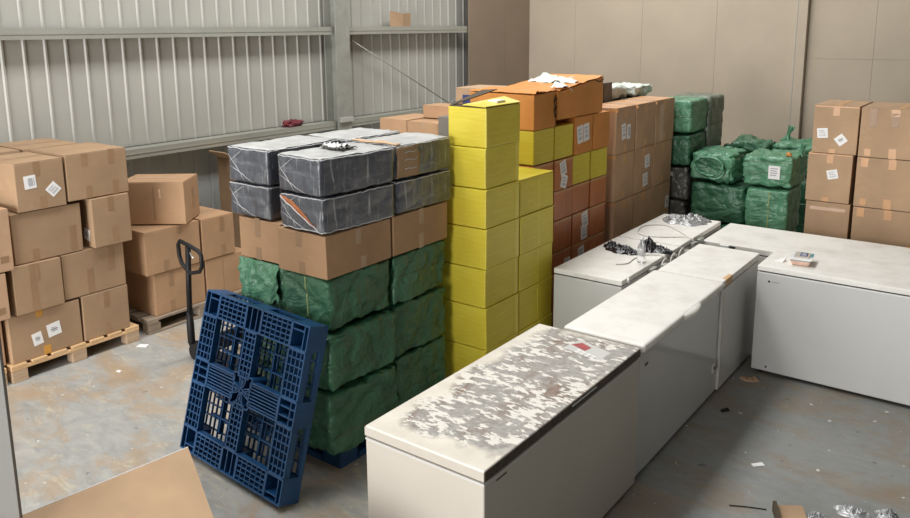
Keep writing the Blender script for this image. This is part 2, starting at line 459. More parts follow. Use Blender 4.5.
def sack(label, x, y, z, size, mat='green', seed=1, amp=.02, r=.07, rz=0, group='green woven sacks', strap=None, flap=None, knot=None, sticker=None, n=22, tie=None, name='woven_sack', cat='sack', sag=0, mouth=None):
    hx, hy, hz = size[0]/2, size[1]/2, size[2]/2
    t = thing(name, label, cat, (x, y, z), rz, group)
    fn = sack_fn(hx, hy, hz, r, seed, amp, sag)
    cube_grid(MB(), lambda p: fn(p)[0], n).build('body', M[mat], t, smooth=True)
    def band(nm, f, a0, a1, c0, w, m, horizontal=False):
        mb = MB()
        def g(u, v):
            s = a0+(a1-a0)*u; o = c0+w*(v-.5)
            p = {'ny': (o, -1, s), 'px': (1, o, s)}[f] if not horizontal else {'ny': (s, -1, o), 'px': (1, s, o)}[f]
            q, nn = fn(p); return q+{'ny': Vector((0, -.003, 0)), 'px': Vector((.003, 0, 0))}[f]
        mb.grid(g, 24, 2).build(nm, M[m], t, smooth=True, solid=.002)
    if strap:
        for f, c0, w in strap: band('strap', f, -.92, .92, c0, w, 'strap')
    if tie:
        for f, c0, w in tie: band('seam_tape', f, -.95, .95, c0, w, 'tie', True)
    if flap:      # loose plastic hanging over one side from the top edge: (face, u0, u1, drop, out, material)
        for f, u0, u1, drop, out, m in flap:
            rnd = random.Random(seed+11); off = Vector((rnd.uniform(0, 9), seed, 3))
            def g(u, v):
                s = u0+(u1-u0)*u
                fold = noise.noise(Vector((u*5.5, v*2.2, 0))+off); f2 = noise.noise(Vector((u*14+v*4, v*5, 2))+off)
                ragged = 1+.35*noise.noise(Vector((u*4.3, 7, 1))+off)
                vv = v*ragged
                zz = 2*hz-vv*drop*2*hz+.012
                o = out*(.4+.9*fold)*min(1, v*3)+.02*f2+out*.5*math.sin(min(1, v)*3.0)
                base = max(0, o)+.004; zz = min(zz, 2*hz-.002)
                if f == 'ny': return (s*hx, -hy-base, zz)
                return (hx+base, s*hy, zz)
            MB().grid(g, 26, 22).build('loose_flap', M[m], t, smooth=True, solid=.003)
    if knot:
        for kx, ky, kh, kr, ang in knot:
            mb = MB(); rr = random.Random(seed+5)
            def g(u, v):
                a = u*2*math.pi
                rad = kr*(1-.75*math.sin(min(1, v*1.6)*math.pi*.62))*(1+.35*math.sin(a*5+v*2))+ (kr*.5*max(0, v-.7)*2)
                zz = v*kh*(1+.18*math.sin(a*3))
                return (kx+rad*math.cos(a)+ang*v*kh, ky+rad*math.sin(a)*.7, 2*hz-.035+zz)
            mb.grid(g, 30, 9).build('gathered_neck', M[mat], t, smooth=True, solid=.002)
    if mouth:
        mx, mz, ra, rb = mouth; off = Vector((seed, 4, 2)); pts = []
        for k in range(40):
            a = 2*math.pi*k/40; nz = noise.noise(Vector((math.cos(a)*1.7, math.sin(a)*1.7, 0))+off)
            pts.append((mx+ra*math.cos(a)*(1+.3*nz), -hy-.012-.03*abs(nz), mz+rb*math.sin(a)*(1+.35*nz)-.03*math.cos(a)))
        def gm(u, v):
            k = int(round(u*40)) % 40; p = Vector(pts[k]); c = Vector((mx, -hy+.004, mz)); return c+(p-c)*v
        MB().grid(gm, 40, 3).build('sack_mouth', M['green'], t, smooth=True, solid=.002)
        MB().tube(pts, .018, 8, close=True, rfn=lambda u: .7+.8*abs(noise.noise(Vector((u*13, seed, 1))))).build('folded_rim', M[mat], t, smooth=True)
        tail = lambda u, v: (mx+.02+(u-.5)*.09*(1.2-v), -hy-.02-.02*math.sin(v*5), mz-rb*.7-v*.055)
        MB().grid(tail, 6, 8).build('loose_flap', M[mat], t, smooth=True, solid=.004)
    if sticker:
        f, u, v, w, h = sticker
        q, nn = fn({'ny': (u, -1, v), 'px': (1, u, v)}[f])
        fy = -hy-.004
        a = MB().box(u*hx-w/2, u*hx+w/2, fy-.002, q.y+.02, hz+v*hz-h/2, hz+v*hz+h/2).build('shipping_label', M['paper'], t)
        b = MB()
        for k in range(4): b.box(u*hx-w*.35, u*hx+w*(.3-.1*(k % 2)), fy-.003, fy, hz+v*hz+h*(.28-.17*k), hz+v*hz+h*(.34-.17*k))
        b.build('label_print', M['ink'], a)
    return t

def foil_box(label, x, y, z, size, seed=1, rz=0, torn=False, half_brown=False, scrap=False, top_sheen_sheet=False):
    hx, hy, hz = [s/2 for s in size]
    t = thing('wrapped_box', label, 'box', (x, y, z), rz, 'grey wrapped boxes on the mixed pallet')
    fn = sack_fn(hx, hy, hz, .022, seed, .007)
    cube_grid(MB(), lambda p: fn(p)[0], 20).build('body', M['foil'], t, smooth=True)
    # bunched film along the rims
    rnd = random.Random(seed)
    for zz in ((.97,) if not torn else (.97, -.93)):
        for f in ('ny', 'px'):
            pts = []
            for k in range(21):
                s = -1+2*k/20
                q, nn = fn((s, -1, zz) if f == 'ny' else (1, s, zz))
                d = Vector((0, -.002, 0)) if f == 'ny' else Vector((.002, 0, 0))
                pts.append(q+d+Vector((0, 0, rnd.uniform(-.003, .003))))
            MB().tube(pts, .004, 6, rfn=lambda u: .7+.5*abs(noise.noise(Vector((u*9, seed, 0))))).build('film_fold', M['film'], t, smooth=True)
    for k in range(3):   # stretch folds across the front
        u0, v0, u1, v1 = [(-.95, .6, -.2, -.9), (-.9, -.1, .3, -.95), (-.9, .1, -.2, .9)][k]
        pts = []
        for i in range(13):
            w = i/12; q, nn = fn((u0+(u1-u0)*w, -1, v0+(v1-v0)*w)); pts.append(q+Vector((0, -.001, 0)))
        MB().tube(pts, .0019, 5, rfn=lambda u: .25+.9*math.sin(u*math.pi)).build('film_fold', M['film'], t, smooth=True)
    if top_sheen_sheet:  # pale cover film; its whiteness paints the sheen on the wrap
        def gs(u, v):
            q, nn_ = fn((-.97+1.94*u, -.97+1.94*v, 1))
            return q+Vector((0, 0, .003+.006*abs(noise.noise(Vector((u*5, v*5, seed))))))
        MB().grid(gs, 18, 18).build('top_sheen_sheet', M['film_sheen_sheet'], t, smooth=True, solid=.001)
    if torn:
        mb = MB()
        def g(u, v):
            s = -.93+1.55*u; c = .82-1.45*u; w = (.34*math.sin(min(1, u*1.1)*math.pi)+.03)*(v-.15)
            q, nn = fn((s, -1, max(-1, min(1, c+w)))); return q+Vector((0, -.0035, 0))
        mb.grid(g, 24, 3).build('exposed_cardboard', M['card_rust'], t, smooth=True, solid=.002)
        pts = []
        for i in range(21):
            u = i/20; q, nn = fn((-.95+1.7*u, -1, .78-1.6*u)); pts.append(q+Vector((0, -.004, 0)))
        MB().tube(pts, .004, 6).build('film_fold', M['film'], t, smooth=True)
    if half_brown:
        mb = MB()
        def g(u, v):
            q, nn = fn((1, -.97+.78*u+.1*noise.noise(Vector((v*4, 1, 2))), -.95+1.86*v)); return q+Vector((.0025, 0, 0))
        mb.grid(g, 10, 14).build('exposed_cardboard', M['card'], t, smooth=True, solid=.002)
        def g2(u, v):
            q, nn = fn((-.96+1.92*v, -.96+(.22+.2*noise.noise(Vector((v*3, 5, 1))))*u, 1)); return q+Vector((0, 0, .012))
        MB().grid(g2, 4, 14).build('exposed_cardboard', M['card_light'], t, smooth=True, solid=.002)
        for zz in (.55, .1, -.4):
            pts = [fn((1, -.7+.06*k, zz+.03*math.sin(k)))[0]+Vector((.004, 0, 0)) for k in range(8)]
            MB().tube(pts, .003, 5).build('film_fold', M['film'], t, smooth=True)
    if scrap:
        mb = MB()
        def g(u, v):
            q = Vector(((u-.5)*.20-.02, (v-.5)*.13+.03, 2*hz))
            return q+Vector((0, 0, .010+.03*abs(noise.noise(Vector((u*6, v*5, 4))))))
        mb.grid(g, 12, 9).build('torn_film', M['dark_wrap'], t, smooth=True, solid=.002)
        mb = MB()
        def g3(u, v):
            q = Vector(((u-.5)*.15-.03, (v-.5)*.09+.02, 2*hz))
            return q+Vector((0, 0, .015+.04*abs(noise.noise(Vector((u*5+3, v*6, 9))))))
        mb.grid(g3, 10, 8).build('torn_film', M['film'], t, smooth=True, solid=.002)
    return t

# ------------------------------------------------------------------ pallets
def wooden_pallet(label, x, y, lx, ly, h=.14, deck='wood', block='wood_block', bottom=False, deck_along_x=True, name='wooden_pallet'):
    """centre x, y ; blocks in three rows"""
    t = thing(name, label, 'pallet', (x, y, 0), 0, 'wooden pallets')
    tb = .022
    n = 7
    if deck_along_x:     # deck boards run along x, stringer boards run along y beneath
        w = ly/n*.78
        for i in range(n):
            yc = -ly/2+w/2+(ly-w)*i/(n-1)
            MB().box(-lx/2, lx/2, yc-w/2, yc+w/2, h-tb, h, .003).build('deck_board', M[deck], t)
        for xc in (-lx/2+.05, 0, lx/2-.05):
            MB().box(xc-.05, xc+.05, -ly/2, ly/2, h-2*tb, h-tb-.0005, .003).build('stringer_board', M[deck], t)
    else:
        w = lx/n*.78
        for i in range(n):
            xc = -lx/2+w/2+(lx-w)*i/(n-1)
            MB().box(xc-w/2, xc+w/2, -ly/2, ly/2, h-tb, h, .003).build('deck_board', M[deck], t)
        for yc in (-ly/2+.05, 0, ly/2-.05):
            MB().box(-lx/2, lx/2, yc-.05, yc+.05, h-2*tb, h-tb-.0005, .003).build('stringer_board', M[deck], t)
    z0 = tb if bottom else 0
    for xc in (-lx/2+.05, 0, lx/2-.05):
        for yc in (-ly/2+.06, 0, ly/2-.06):
            MB().box(xc-.048, xc+.048, yc-.058, yc+.058, z0, h-2*tb-.0005, .003).build('block', M[block], t)
        if bottom:
            MB().box(xc-.05, xc+.05, -ly/2, ly/2, 0, tb-.0005, .003).build('bottom_board', M[deck], t)
    return t

def plastic_pallet(label, mtx, S=1.01, T=.138):
    """local x, y across the pallet, z from deck (0) to the runner face (T)"""
    t = thing('plastic_pallet', label, 'pallet', group='blue plastic pallets')
    t.matrix_world = mtx
    h = S/2; bw = .15; pm = M['blue']
    # deck: open lattice
    mb = MB()
    e = .012
    mb.box(-h, h, -h, -h+e, 0, .03); mb.box(-h, h, h-e, h, 0, .03); mb.box(-h, -h+e, -h, h, 0, .03); mb.box(h-e, h, -h, h, 0, .03)
    n = 22
    for i in range(1, n):
        x = -h+S*i/n
        mb.box(x-.0035, x+.0035, -h+e, h-e, .002, .014)
    m = 14
    for i in range(1, m):
        y = -h+S*i/m
        mb.box(-h+e, h-e, y-.004, y+.004, .003, .013)
    mb.build('deck', pm, t)
    # solid ribs under the deck beside the windows
    for s in (-1, 1):
        for ax in (0, 1):
            mb = MB()
            for k in (-.055, .055):
                a, b = s*.20+k-.004, s*.20+k+.004
                if ax == 0: mb.box(a, b, -h+bw, h-bw, .03, .052)
                else: mb.box(-h+bw, h-bw, a, b, .03, .052)
            mb.build('stiffening_rib', pm, t)
    # runners: three each way, lattice between the blocks
    z0, z1 = T-.042, T
    def lattice(x0, x1, y0, y1, nx, ny, wall=.007, rim=.010):
        q = MB()
        q.box(x0, x1, y0, y0+rim, z0, z1); q.box(x0, x1, y1-rim, y1, z0, z1); q.box(x0, x0+rim, y0, y1, z0, z1); q.box(x1-rim, x1, y0, y1, z0, z1)
        for i in range(1, nx):
            x = x0+(x1-x0)*i/nx; q.box(x-wall/2, x+wall/2, y0+rim, y1-rim, z0+.004, z1-.003)
        for j in range(1, ny):
            y = y0+(y1-y0)*j/ny; q.box(x0+rim, x1-rim, y-wall/2, y+wall/2, z0+.004, z1-.003)
        return q
    g = (S-3*bw)/2
    for yc in (-h+bw/2, 0, h-bw/2):
        for xc in (-(bw+g)/2, (bw+g)/2):
            if yc == 0: lattice(xc-g/2, xc+g/2, yc-bw*.5, yc+bw*.5, 1, 8).build('runner', pm, t)
            else: lattice(xc-g/2, xc+g/2, yc-bw/2, yc+bw/2, 6, 5).build('runner', pm, t)
    for xc in (-h+bw/2, 0, h-bw/2):
        for yc in (-(bw+g)/2, (bw+g)/2):
            if xc == 0: lattice(xc-bw*.38, xc+bw*.38, yc-g/2, yc+g/2, 3, 8).build('runner', pm, t)
            else: lattice(xc-bw/2, xc+bw/2, yc-g/2, yc+g/2, 4, 6).build('runner', pm, t)
    # blocks: hollow sockets
    for xc in (-h+bw/2, 0, h-bw/2):
        for yc in (-h+bw/2, 0, h-bw/2):
            if xc == 0 and yc == 0: continue
            q = MB(); a = bw/2; w = .009
            q.box(xc-a, xc+a, yc-a, yc-a+w, .03, T); q.box(xc-a, xc+a, yc+a-w, yc+a, .03, T)
            q.box(xc-a, xc-a+w, yc-a+w, yc+a-w, .03, T); q.box(xc+a-w, xc+a, yc-a+w, yc+a-w, .03, T)
            q.box(xc-a+w, xc+a-w, yc-a+w, yc+a-w, .03, .045)
            sx = 1 if xc <= 0 else -1
            if xc == 0: q.box(xc-.030, xc-.022, yc-a+w, yc+a-w, .045, T-.004); q.box(xc+.022, xc+.030, yc-a+w, yc+a-w, .045, T-.004)
            elif yc == 0:
                q.box(xc-a+w, xc+a-w, yc-.030, yc-.022, .045, T-.004); q.box(xc-a+w, xc+a-w, yc+.022, yc+.030, .045, T-.004)
                q.box(xc-sx*.025-.004, xc-sx*.025+.004, yc-a+w, yc+a-w, .045, T-.004)
            else:
                q.box(xc-sx*.032-.004, xc-sx*.032+.004, yc-a+w, yc+a-w, .045, T-.004)
                sy = 1 if yc <= 0 else -1
                q.box(xc-sx*.028, xc+sx*(a-w) if sx > 0 else xc-sx*.028, yc-sy*.034-.004, yc-sy*.034+.004, .045, T-.004) if sx > 0 else q.box(xc-(a-w), xc+.028, yc-sy*.034-.004, yc-sy*.034+.004, .045, T-.004)
            q.build('block', pm, t)
    # centre hub: four oval sockets set as a cross
    q = MB()
    for k in range(4):
        ang = math.pi/4+k*math.pi/2
        cx, cy = .068*math.cos(ang), .068*math.sin(ang)
        ring = []
        for i in range(28):
            b = 2*math.pi*i/28; ex, ey = .060*math.cos(b), .036*math.sin(b)
            ring.append((cx+ex*math.cos(ang)-ey*math.sin(ang), cy+ex*math.sin(ang)+ey*math.cos(ang)))
        for i in range(28):
            p0, p1 = ring[i], ring[(i+1) % 28]
            f = lambda p, s: (cx+(p[0]-cx)*s, cy+(p[1]-cy)*s)
            a0, a1, b0, b1 = f(p0, .86), f(p1, .86), f(p0, 1.0), f(p1, 1.0)
            q.hexa([(*a0, .03), (*a1, .03), (*b1, .03), (*b0, .03), (*a0, T), (*a1, T), (*b1, T), (*b0, T)])
    for k in range(4):
        ang = k*math.pi/2; d = Vector((math.cos(ang), math.sin(ang))); nrm = Vector((-d.y, d.x))
        for o in (-.022, 0, .022):
            a = d*.018+nrm*o*.5; b = d*.105+nrm*o*2
            w = nrm*.0035
            q.hexa([(*(a-w), .05), (*(b-w), .05), (*(b+w), .05), (*(a+w), .05), (*(a-w), T), (*(b-w), T), (*(b+w), T), (*(a+w), T)])
    q.build('centre_hub', pm, t)
    # side walls between deck and runners at the corners (outer skin of the blocks)
    return t

# ------------------------------------------------------------------ freezers
def freezer(label, x0, x1, y0, y1, h, body='enamel', lid='lid_white', group='chest freezers', lid_t=.05, lid_over=(.0, .0), front='px', lidmat=None, feet=True, hinge=None, lid_round=0, gasket=.008):
    cx, cy = (x0+x1)/2, (y0+y1)/2; a, b = (x1-x0)/2, (y1-y0)/2
    t = thing('chest_freezer', label, 'freezer', (cx, cy, 0), 0, group)
    MB().box(-a, a, -b, b, .028, h-lid_t-gasket, .008, 3).build('cabinet', M[body], t)
    MB().box(-a+.012, a-.012, -b+.012, b-.012, h-lid_t-gasket-.004, h-lid_t+.003).build('gasket', M['gap'], t)
    lo = lid_over[0]
    l = MB()
    l.box(-a, a+lo, -b, b, h-lid_t, h, lid_round or .007, 5 if lid_round else 3)
    lo_ = l.build('lid', M[lid], t, smooth=bool(lid_round))
    for sx in (-1, 1):
        for sy in (-1, 1):
            MB().lathe([(.022, 0), (.026, .012), (.02, .030)], 12, (sx*(a-.06), sy*(b-.06))).build('foot', M['rubber'], t, smooth=True)
    MB().box(-a+.03, a-.03, -b+.03, b-.03, .018, .030).build('base_plate', M['gap'], t)
    # rim of the cabinet under the lid
    return t, lo_, cx, cy, a, b

# ================================================================== SETTING
WX, BY = -7.5, 12.0
m = MB(); m.box(-9, 13.1, -6.1, 13, -.1, 0); struct(m.build('floor', M['floor']))
def corrugated(name, x, y0, y1, z0, z1, mat, pitch=.195, dep=.014, flip=1):
    prof = []; y = y0
    while y < y1:
        prof += [(x, y), (x, y+pitch*.80), (x+dep*flip, y+pitch*.86), (x+dep*flip, y+pitch*.94)]
        y += pitch
    prof.append((x, y))
    m = MB()
    lo = [m.bm.verts.new((p[0], p[1], z0)) for p in prof]; hi = [m.bm.verts.new((p[0], p[1], z1)) for p in prof]
    for i in range(len(prof)-1): m.bm.faces.new((lo[i], lo[i+1], hi[i+1], hi[i]))
    o = m.build(name, mat, solid=0.002); return struct(o)
corrugated('wall_left', WX, -6.0, 12.0, 1.455, 4.6, M['sheet'])
lowwall = corrugated('wall_left_lower', WX-.03, -6.0, 12.0, 0, 1.47, M['sheet_low'])
def girt(name, z0, z1, y0, y1, x0=WX+.032, x1=WX+.20):
    m = MB(); tk = .012
    m.box(x0, x1, y0, y1, z1-tk, z1); m.box(x1-tk, x1, y0, y1, z0, z1-tk); m.box(x0, x1-tk, y0, y1, z0, z0+tk)
    m.box(x1-.002, x1+.006, y0, y1, (z0+z1)/2-.006, (z0+z1)/2+.006)
    return struct(m.build(name, M['girt']))
for nm, z0, z1 in (('trim_1', 1.355, 1.452), ('trim_2', 2.555, 2.655), ('trim_3', 3.75, 3.85)):
    girt(nm, z0, z1, -6, 7.265); girt(nm, z0, z1, 7.525, 10.19)
# column: H section
m = MB()
m.box(WX+.04, WX+.24, 7.385, 7.40, 0, 4.6); m.box(WX+.23, WX+.25, 7.27, 7.52, 0, 4.6, .003); m.box(WX+.035, WX+.055, 7.27, 7.52, 0, 4.6)
struct(m.build('steel_column', M['steel']))
m = MB(); m.box(WX+.251, WX+.29, 7.29, 7.51, 1.44, 1.50, .003); struct(m.build('column_cleat', M['paint_grey']))
def rod(name, pts, r=.009):
    return struct(MB().tube(pts, r, 8).build(name, M['steel'], smooth=True))
rod('bracing_rod', [(-7.38, 7.53, 2.55), (-7.36, 9.78, 1.49)]); rod('bracing_rod', [(-7.36, 9.84, 1.48), (-7.36, 11.3, 2.30)])
# boarded corner
for nm, y0, y1 in (('wall_left_boards', 10.20, 11.205), ('wall_left_boards', 11.21, 11.99)):
    struct(MB().box(WX+.21, WX+.235, y0, y1, 0, 4.6, .002).build(nm, M['board_shaded']))
# back wall of large boards
m = MB()
xs = [-7.3, -6.38, -5.2, -4.02, -2.86]
for a, b in zip(xs, xs[1:]): m.box(a+.0012, b-.0012, BY, BY+.03, 0, 4.6, .001)
for a, b in ((-2.72, -1.88), (-1.88, -.66), (-.66, .56), (.56, 3.4), (3.4, 13)):
    m.box(a+.0012, b-.0012, BY, BY+.03, 0, 2.1715, .001); m.box(a+.0012, b-.0012, BY, BY+.03, 2.174, 4.6, .001)
m.box(-7.3, 13, BY+.028, BY+.06, 0, 4.6)
struct(m.build('wall_back', M['board']))
struct(MB().box(-2.855, -2.725, BY-.11, BY+.02, 0, 4.6, .005).build('trim_4', M['board']))
struct(MB().box(-2.864, -2.852, BY-.114, BY-.1, 0, 4.6, .002).build('trim_highlight', M['paint_grey']))  # pale strip paints the highlight on the pillar's left corner
# pale door leaf beside the camera at the left
struct(MB().box(-3.95, -2.985, 1.2, 1.212, 0, 2.05, .002).build('door_1', M['door_grey']))

# ================================================================== LEFT PALLET
wooden_pallet('pale new wooden pallet under the tall carton stack at the left', -6.62, 3.03, 1.16, 1.06, h=.14)
FX = -6.06   # front faces
L1 = 'cartons on the pale left pallet'
def p1(label, y0, y1, z0, z1, fx=FX, depth=.56, **k):
    return carton(label, fx-depth/2, (y0+y1)/2, z0, (depth, y1-y0-.006, z1-z0-.003), group=L1, **k)
p1('wide brown carton at the left pallet corner with two white labels and amber tape', 2.52, 3.085, .141, .515, tapes=[('px', .42, .93, .05, .05, 'tape_amber'), ('px', .48, .10, .055, .07, 'tape_amber')],
   stickers=[('px', .60, .50, .105, .105, .12, 'small'), ('px', .36, .40, .075, .10, .15, 'small')])
p1('square brown carton at the right end of the bottom row, one centre tape strip', 3.09, 3.50, .141, .525, tapes=[('px', .52, .80, .05, .14), ('px', .52, .14, .05, .1)], fx=FX+.005)
p1('brown carton in the second row at the left, hanging slightly forward', 2.58, 2.955, .517, .90, fx=FX+.025, tapes=[('px', .40, .5, .05, .375), ('px', .52, .80, .02, .14)], rz=.0)
p1('brown carton in the second row right of the forward-set one', 2.96, 3.50, .527, .90, tapes=[('px', .42, .3, .05, .2), ('px', .78, .7, .05, .2)])
p1('large plain brown carton in the third row with a small pale nick', 2.62, 3.165, .902, 1.295, tapes=[('px', .3, .12, .05, .1), ('px', .86, .3, .05, .2)], stickers=[])
p1('narrow brown carton jutting forward, small white label on its left side', 3.225, 3.56, .902, 1.31, fx=FX+.045, rz=.0, tapes=[('px', .5, .85, .05, .12), ('px', .56, .22, .05, .12)], stickers=[('ny', .80, .25, .085, .095, -.2, 'small')])
p1('brown top carton with a square label and a tilted diamond label', 2.675, 3.05, 1.298, 1.675, fx=FX+.02, top='y', tapes=[('px', .44, .85, .05, .11), ('px', .52, .14, .05, .1), ('pz', .5, .5, .05, .36)],
   stickers=[('px', .29, .60, .088, .10, .05, 'bars'), ('px', .75, .38, .088, .088, .72, 'lines')])
p1('wide unlabelled brown top carton with four tape strips at the right end', 3.06, 3.585, 1.315, 1.69, fx=FX+.02, top='y', tapes=[('px', .30, .86, .05, .10), ('px', .74, .86, .05, .12), ('px', .34, .14, .05, .10), ('px', .78, .16, .05, .12)])
for nm, y0, y1 in (('left', 2.55, 3.02), ('right', 3.03, 3.52)):
    for k, (z0, z1, w) in enumerate(((.141, .52, 'floor-level'), (.522, .905, 'second-level'), (.907, 1.30, 'third-level'), (1.302, 1.685, 'topmost'))):
        p1(f'{w} brown carton in the {nm} back column of the left pallet, against the wall side', y0, y1, z0, z1, fx=FX-.585, depth=.575, top='y' if k == 3 else None, tapes=[('pz', .5, .5, .05, .4)] if k == 3 else [])
# cartons cut by the left edge of the frame
wooden_pallet('wooden pallet at the far left edge carrying a partly seen carton column', -6.60, 1.98, 1.10, .98, h=.14)
for k, (z0, z1, yr, fx, lb) in enumerate(((.141, .517, 2.50, -6.10, 'lowest brown carton at the left frame edge beside the labelled carton'), (.522, .880, 2.535, -6.02, 'middle brown carton at the left frame edge, bottom hanging over shadow'), (.885, 1.36, 2.60, -6.02, 'upper brown carton at the left frame edge with a pale worn top'))):
    carton(lb, fx-.28, yr-.30, z0, (.56, .60, z1-z0-.003), group='cartons cut by the left frame edge', top='y' if k == 2 else None, mat='card_pink', tapes=[('px', .9, .2, .06, .05)])

# ================================================================== SECOND LEFT STACK
wooden_pallet('weathered grey wooden pallet with bottom boards beneath the second carton group', -6.63, 4.25, 1.12, 1.16, h=.135, deck='wood_grey', block='wood_grey', bottom=True, deck_along_x=False)
L2 = 'cartons on the weathered pallet'
def p2(label, y0, y1, z0, z1, fx=-6.1, depth=.52, **k):
    return carton(label, fx-depth/2, (y0+y1)/2, z0, (depth, y1-y0-.006, z1-z0-.003), group=L2, mat='card_warm' if not k.get('mat') else k.pop('mat'), **k)
p2('bottom brown carton on the weathered pallet, nearest corner', 3.77, 4.30, .137, .52, tapes=[('px', .33, .8, .05, .14), ('px', .33, .15, .05, .1)])
p2('bottom brown carton on the weathered pallet behind the trolley handle', 4.31, 4.80, .137, .52, tapes=[('px', .4, .5, .008, .34)])
p2('middle brown carton under the turned carton, left of the seam', 3.70, 4.27, .523, .92, fx=-6.09, top='y', tapes=[('px', .35, .15, .05, .1), ('px', .62, .9, .05, .06)])
p2('brown carton with a visible flat top beside the turned carton', 4.285, 4.66, .523, .92, fx=-6.09, top='y', tapes=[('px', .62, .8, .05, .14), ('px', .62, .15, .05, .1), ('pz', .5, .5, .05, .3, 'tape_light')])
carton('brown carton turned to face the camera on top of the second stack', -6.385, 4.085, .926, (.575, .42, .385), rz=.66, group=L2, mat='card_warm', top='x', tapes=[('ny', .52, .5, .012, .3), ('ny', .62, .74, .014, .08, 'tape_clear'), ('pz', .5, .5, .44, .05, 'tape_light'), ('px', .6, .35, .05, .08), ('px', .6, .65, .05, .08)])
# tall open carton at the wall
t = thing('open_carton', 'tall open brown carton with a raised flap standing against the metal wall', 'box', (-7.10, 5.59, 0))
MB().box(-.19, .19, -.19, .19, 0, 1.24, .004).build('body', M['card'], t)
MB().hexa([(-.19, -.185, 1.24), (.15, -.185, 1.24), (.12, -.32, 1.33), (-.16, -.32, 1.33), (-.19, -.18, 1.245), (.15, -.18, 1.245), (.12, -.315, 1.335), (-.16, -.315, 1.335)]).build('lid_flap', M['card_light'], t)
MB().box(-.02, .06, -.196, -.188, 1.10, 1.24).build('tape_strip', M['tape_light'], t)

# ================================================================== PALLET TRUCK
t = thing('pallet_truck', 'black pallet truck with an upright loop handle behind the leaning blue pallet', 'pallet truck', (-5.36, 3.61, 0))
MB().tube([(-.005, .0, .30), (.02, -.005, .62), (.055, -.01, .95)], .022, 12).build('handle_pole', M['black'], t, smooth=True)
loop = [(.06, -.01, .73), (-.03, -.02, .80), (-.055, -.02, .86), (-.06, -.02, .95), (-.035, -.02, .985), (.06, -.01, .962), (.17, 0, .93), (.205, 0, .90), (.205, 0, .81), (.17, 0, .76)]
MB().tube(loop, .0165, 8, close=True).build('handle_loop', M['black'], t, smooth=True)
MB().tube([(.075, -.01, .905), (.10, -.012, .87), (.125, -.012, .865)], .006, 6).build('release_lever', M['chrome'], t, smooth=True)
MB().lathe([(.020, .11), (.030, .13), (.030, .30), (.027, .31), (.027, .40), (.023, .40)], 18).build('pump_body', M['black'], t, smooth=True, xf=Matrix.Translation((-.005, .0, 0)))
MB().box(-.02, .16, -.02, .06, .10, .125, .006).build('head_plate', M['black'], t)
for sy in (-1, 1):
    w = MB(); w.lathe([(.03, -.02), (.066, -.02), (.066, .02), (.03, .02)], 24)
    w.build('steer_wheel', M['rubber'], t, xf=Matrix.Translation((.06, .02+sy*.030, .067)) @ Matrix.Rotation(math.pi/2, 4, 'X'))
    MB().box(.17, 1.05, .20+sy*.19-.075, .20+sy*.19+.075, .06, .088, .008).build('fork', M['black'], t)
    w = MB(); w.lathe([(.01, -.045), (.036, -.045), (.036, .045), (.01, .045)], 18)
    w.build('load_roller', M['rubber'], t, xf=Matrix.Translation((.96, .20+sy*.19, .037)) @ Matrix.Rotation(math.pi/2, 4, 'X'))
MB().box(.15, .185, -.02, .46, .06, .20, .01).build('fork_frame', M['black'], t)

# ================================================================== MIXED PALLET STACK
plastic_pallet('blue plastic pallet lying flat under the green sacks', Matrix.Translation((-3.695, 3.62, .138)) @ Matrix.Rotation(math.pi, 4, 'X'))
X1, X0, XM = -3.15, -3.985, -3.565
rows = ((3.035, 3.60), (3.605, 4.165))
GR = 'green sacks on the mixed pallet'
lev = ((.14, .535, 'bottom'), (.537, .895, 'middle'), (.897, 1.228, 'upper'))
for k, (z0, z1, nm) in enumerate(lev):
    ex = (.05, .035, 0.0)[k]
    sack(f'{nm} green sack at the near corner of the mixed stack' + (', pleated above a tied seam' if k == 1 else ', faint tape line across it' if k == 0 else ', pale strap on its front'),
         (XM+X1+ex)/2, sum(rows[0])/2-ex*.6, z0, (X1-XM-.008+ex, rows[0][1]-rows[0][0]-.006+ex*1.1, z1-z0), mat='green', seed=20+k, amp=.022, r=.04 if k < 2 else .03, group=GR,
         strap=[('ny', .05, .05)] if k == 2 else None, tie=[('px', -.35, .035)] if k == 0 else ([('px', -.2, .025)] if k == 1 else None),
         knot=[(X1*0+.20, .24, .10, .035, .0)] if False else None)
    sack(f'{nm} green sack behind the near corner, beside the yellow boxes' + (', loose corner lifted' if k == 2 else ''),
         (XM+X1)/2, sum(rows[1])/2, z0, (X1-XM-.008, rows[1][1]-rows[1][0]-.006, z1-z0), seed=30+k, amp=.019, r=.03, group=GR, tie=[('px', (-.2, -.3, .1)[k], .03)])
    sack(f'{nm} green sack at the left front of the mixed stack' + (', cloth draped over its rim' if k == 2 else ', mostly behind the leaning pallet'),
         (XM+X0)/2, sum(rows[0])/2+.02, z0, (XM-X0-.008, rows[0][1]-rows[0][0]-.05, z1-z0), seed=40+k, amp=.02, r=.035, group=GR, mat='green',
         flap=[('ny', -.98, .75, .85, .022, 'green_lit')] if k == 2 else None)
    sack(f'{nm} green sack in the hidden rear left corner of the mixed stack', (XM+X0)/2, sum(rows[1])/2, z0, (XM-X0-.008, rows[1][1]-rows[1][0]-.006, z1-z0), seed=50+k, amp=.012, r=.05, group=GR, n=10)
BR = 'brown cartons in the mixed stack'
def br(label, a, b, c, d, **k):
    return carton(label, (a+b)/2, (c+d)/2, 1.231, (b-a-.006, d-c-.006, .255), group=BR, mat='card_warm', **k)
TS = [('ny', .45, .82, .05, .09), ('ny', .5, .16, .05, .07), ('px', .48, .80, .045, .09, 'tape_light'), ('px', .55, .15, .045, .07, 'tape_light')]
br('near-corner brown carton between the grey boxes and green sacks', XM+.0, X1, 3.02, 3.59, tapes=TS)
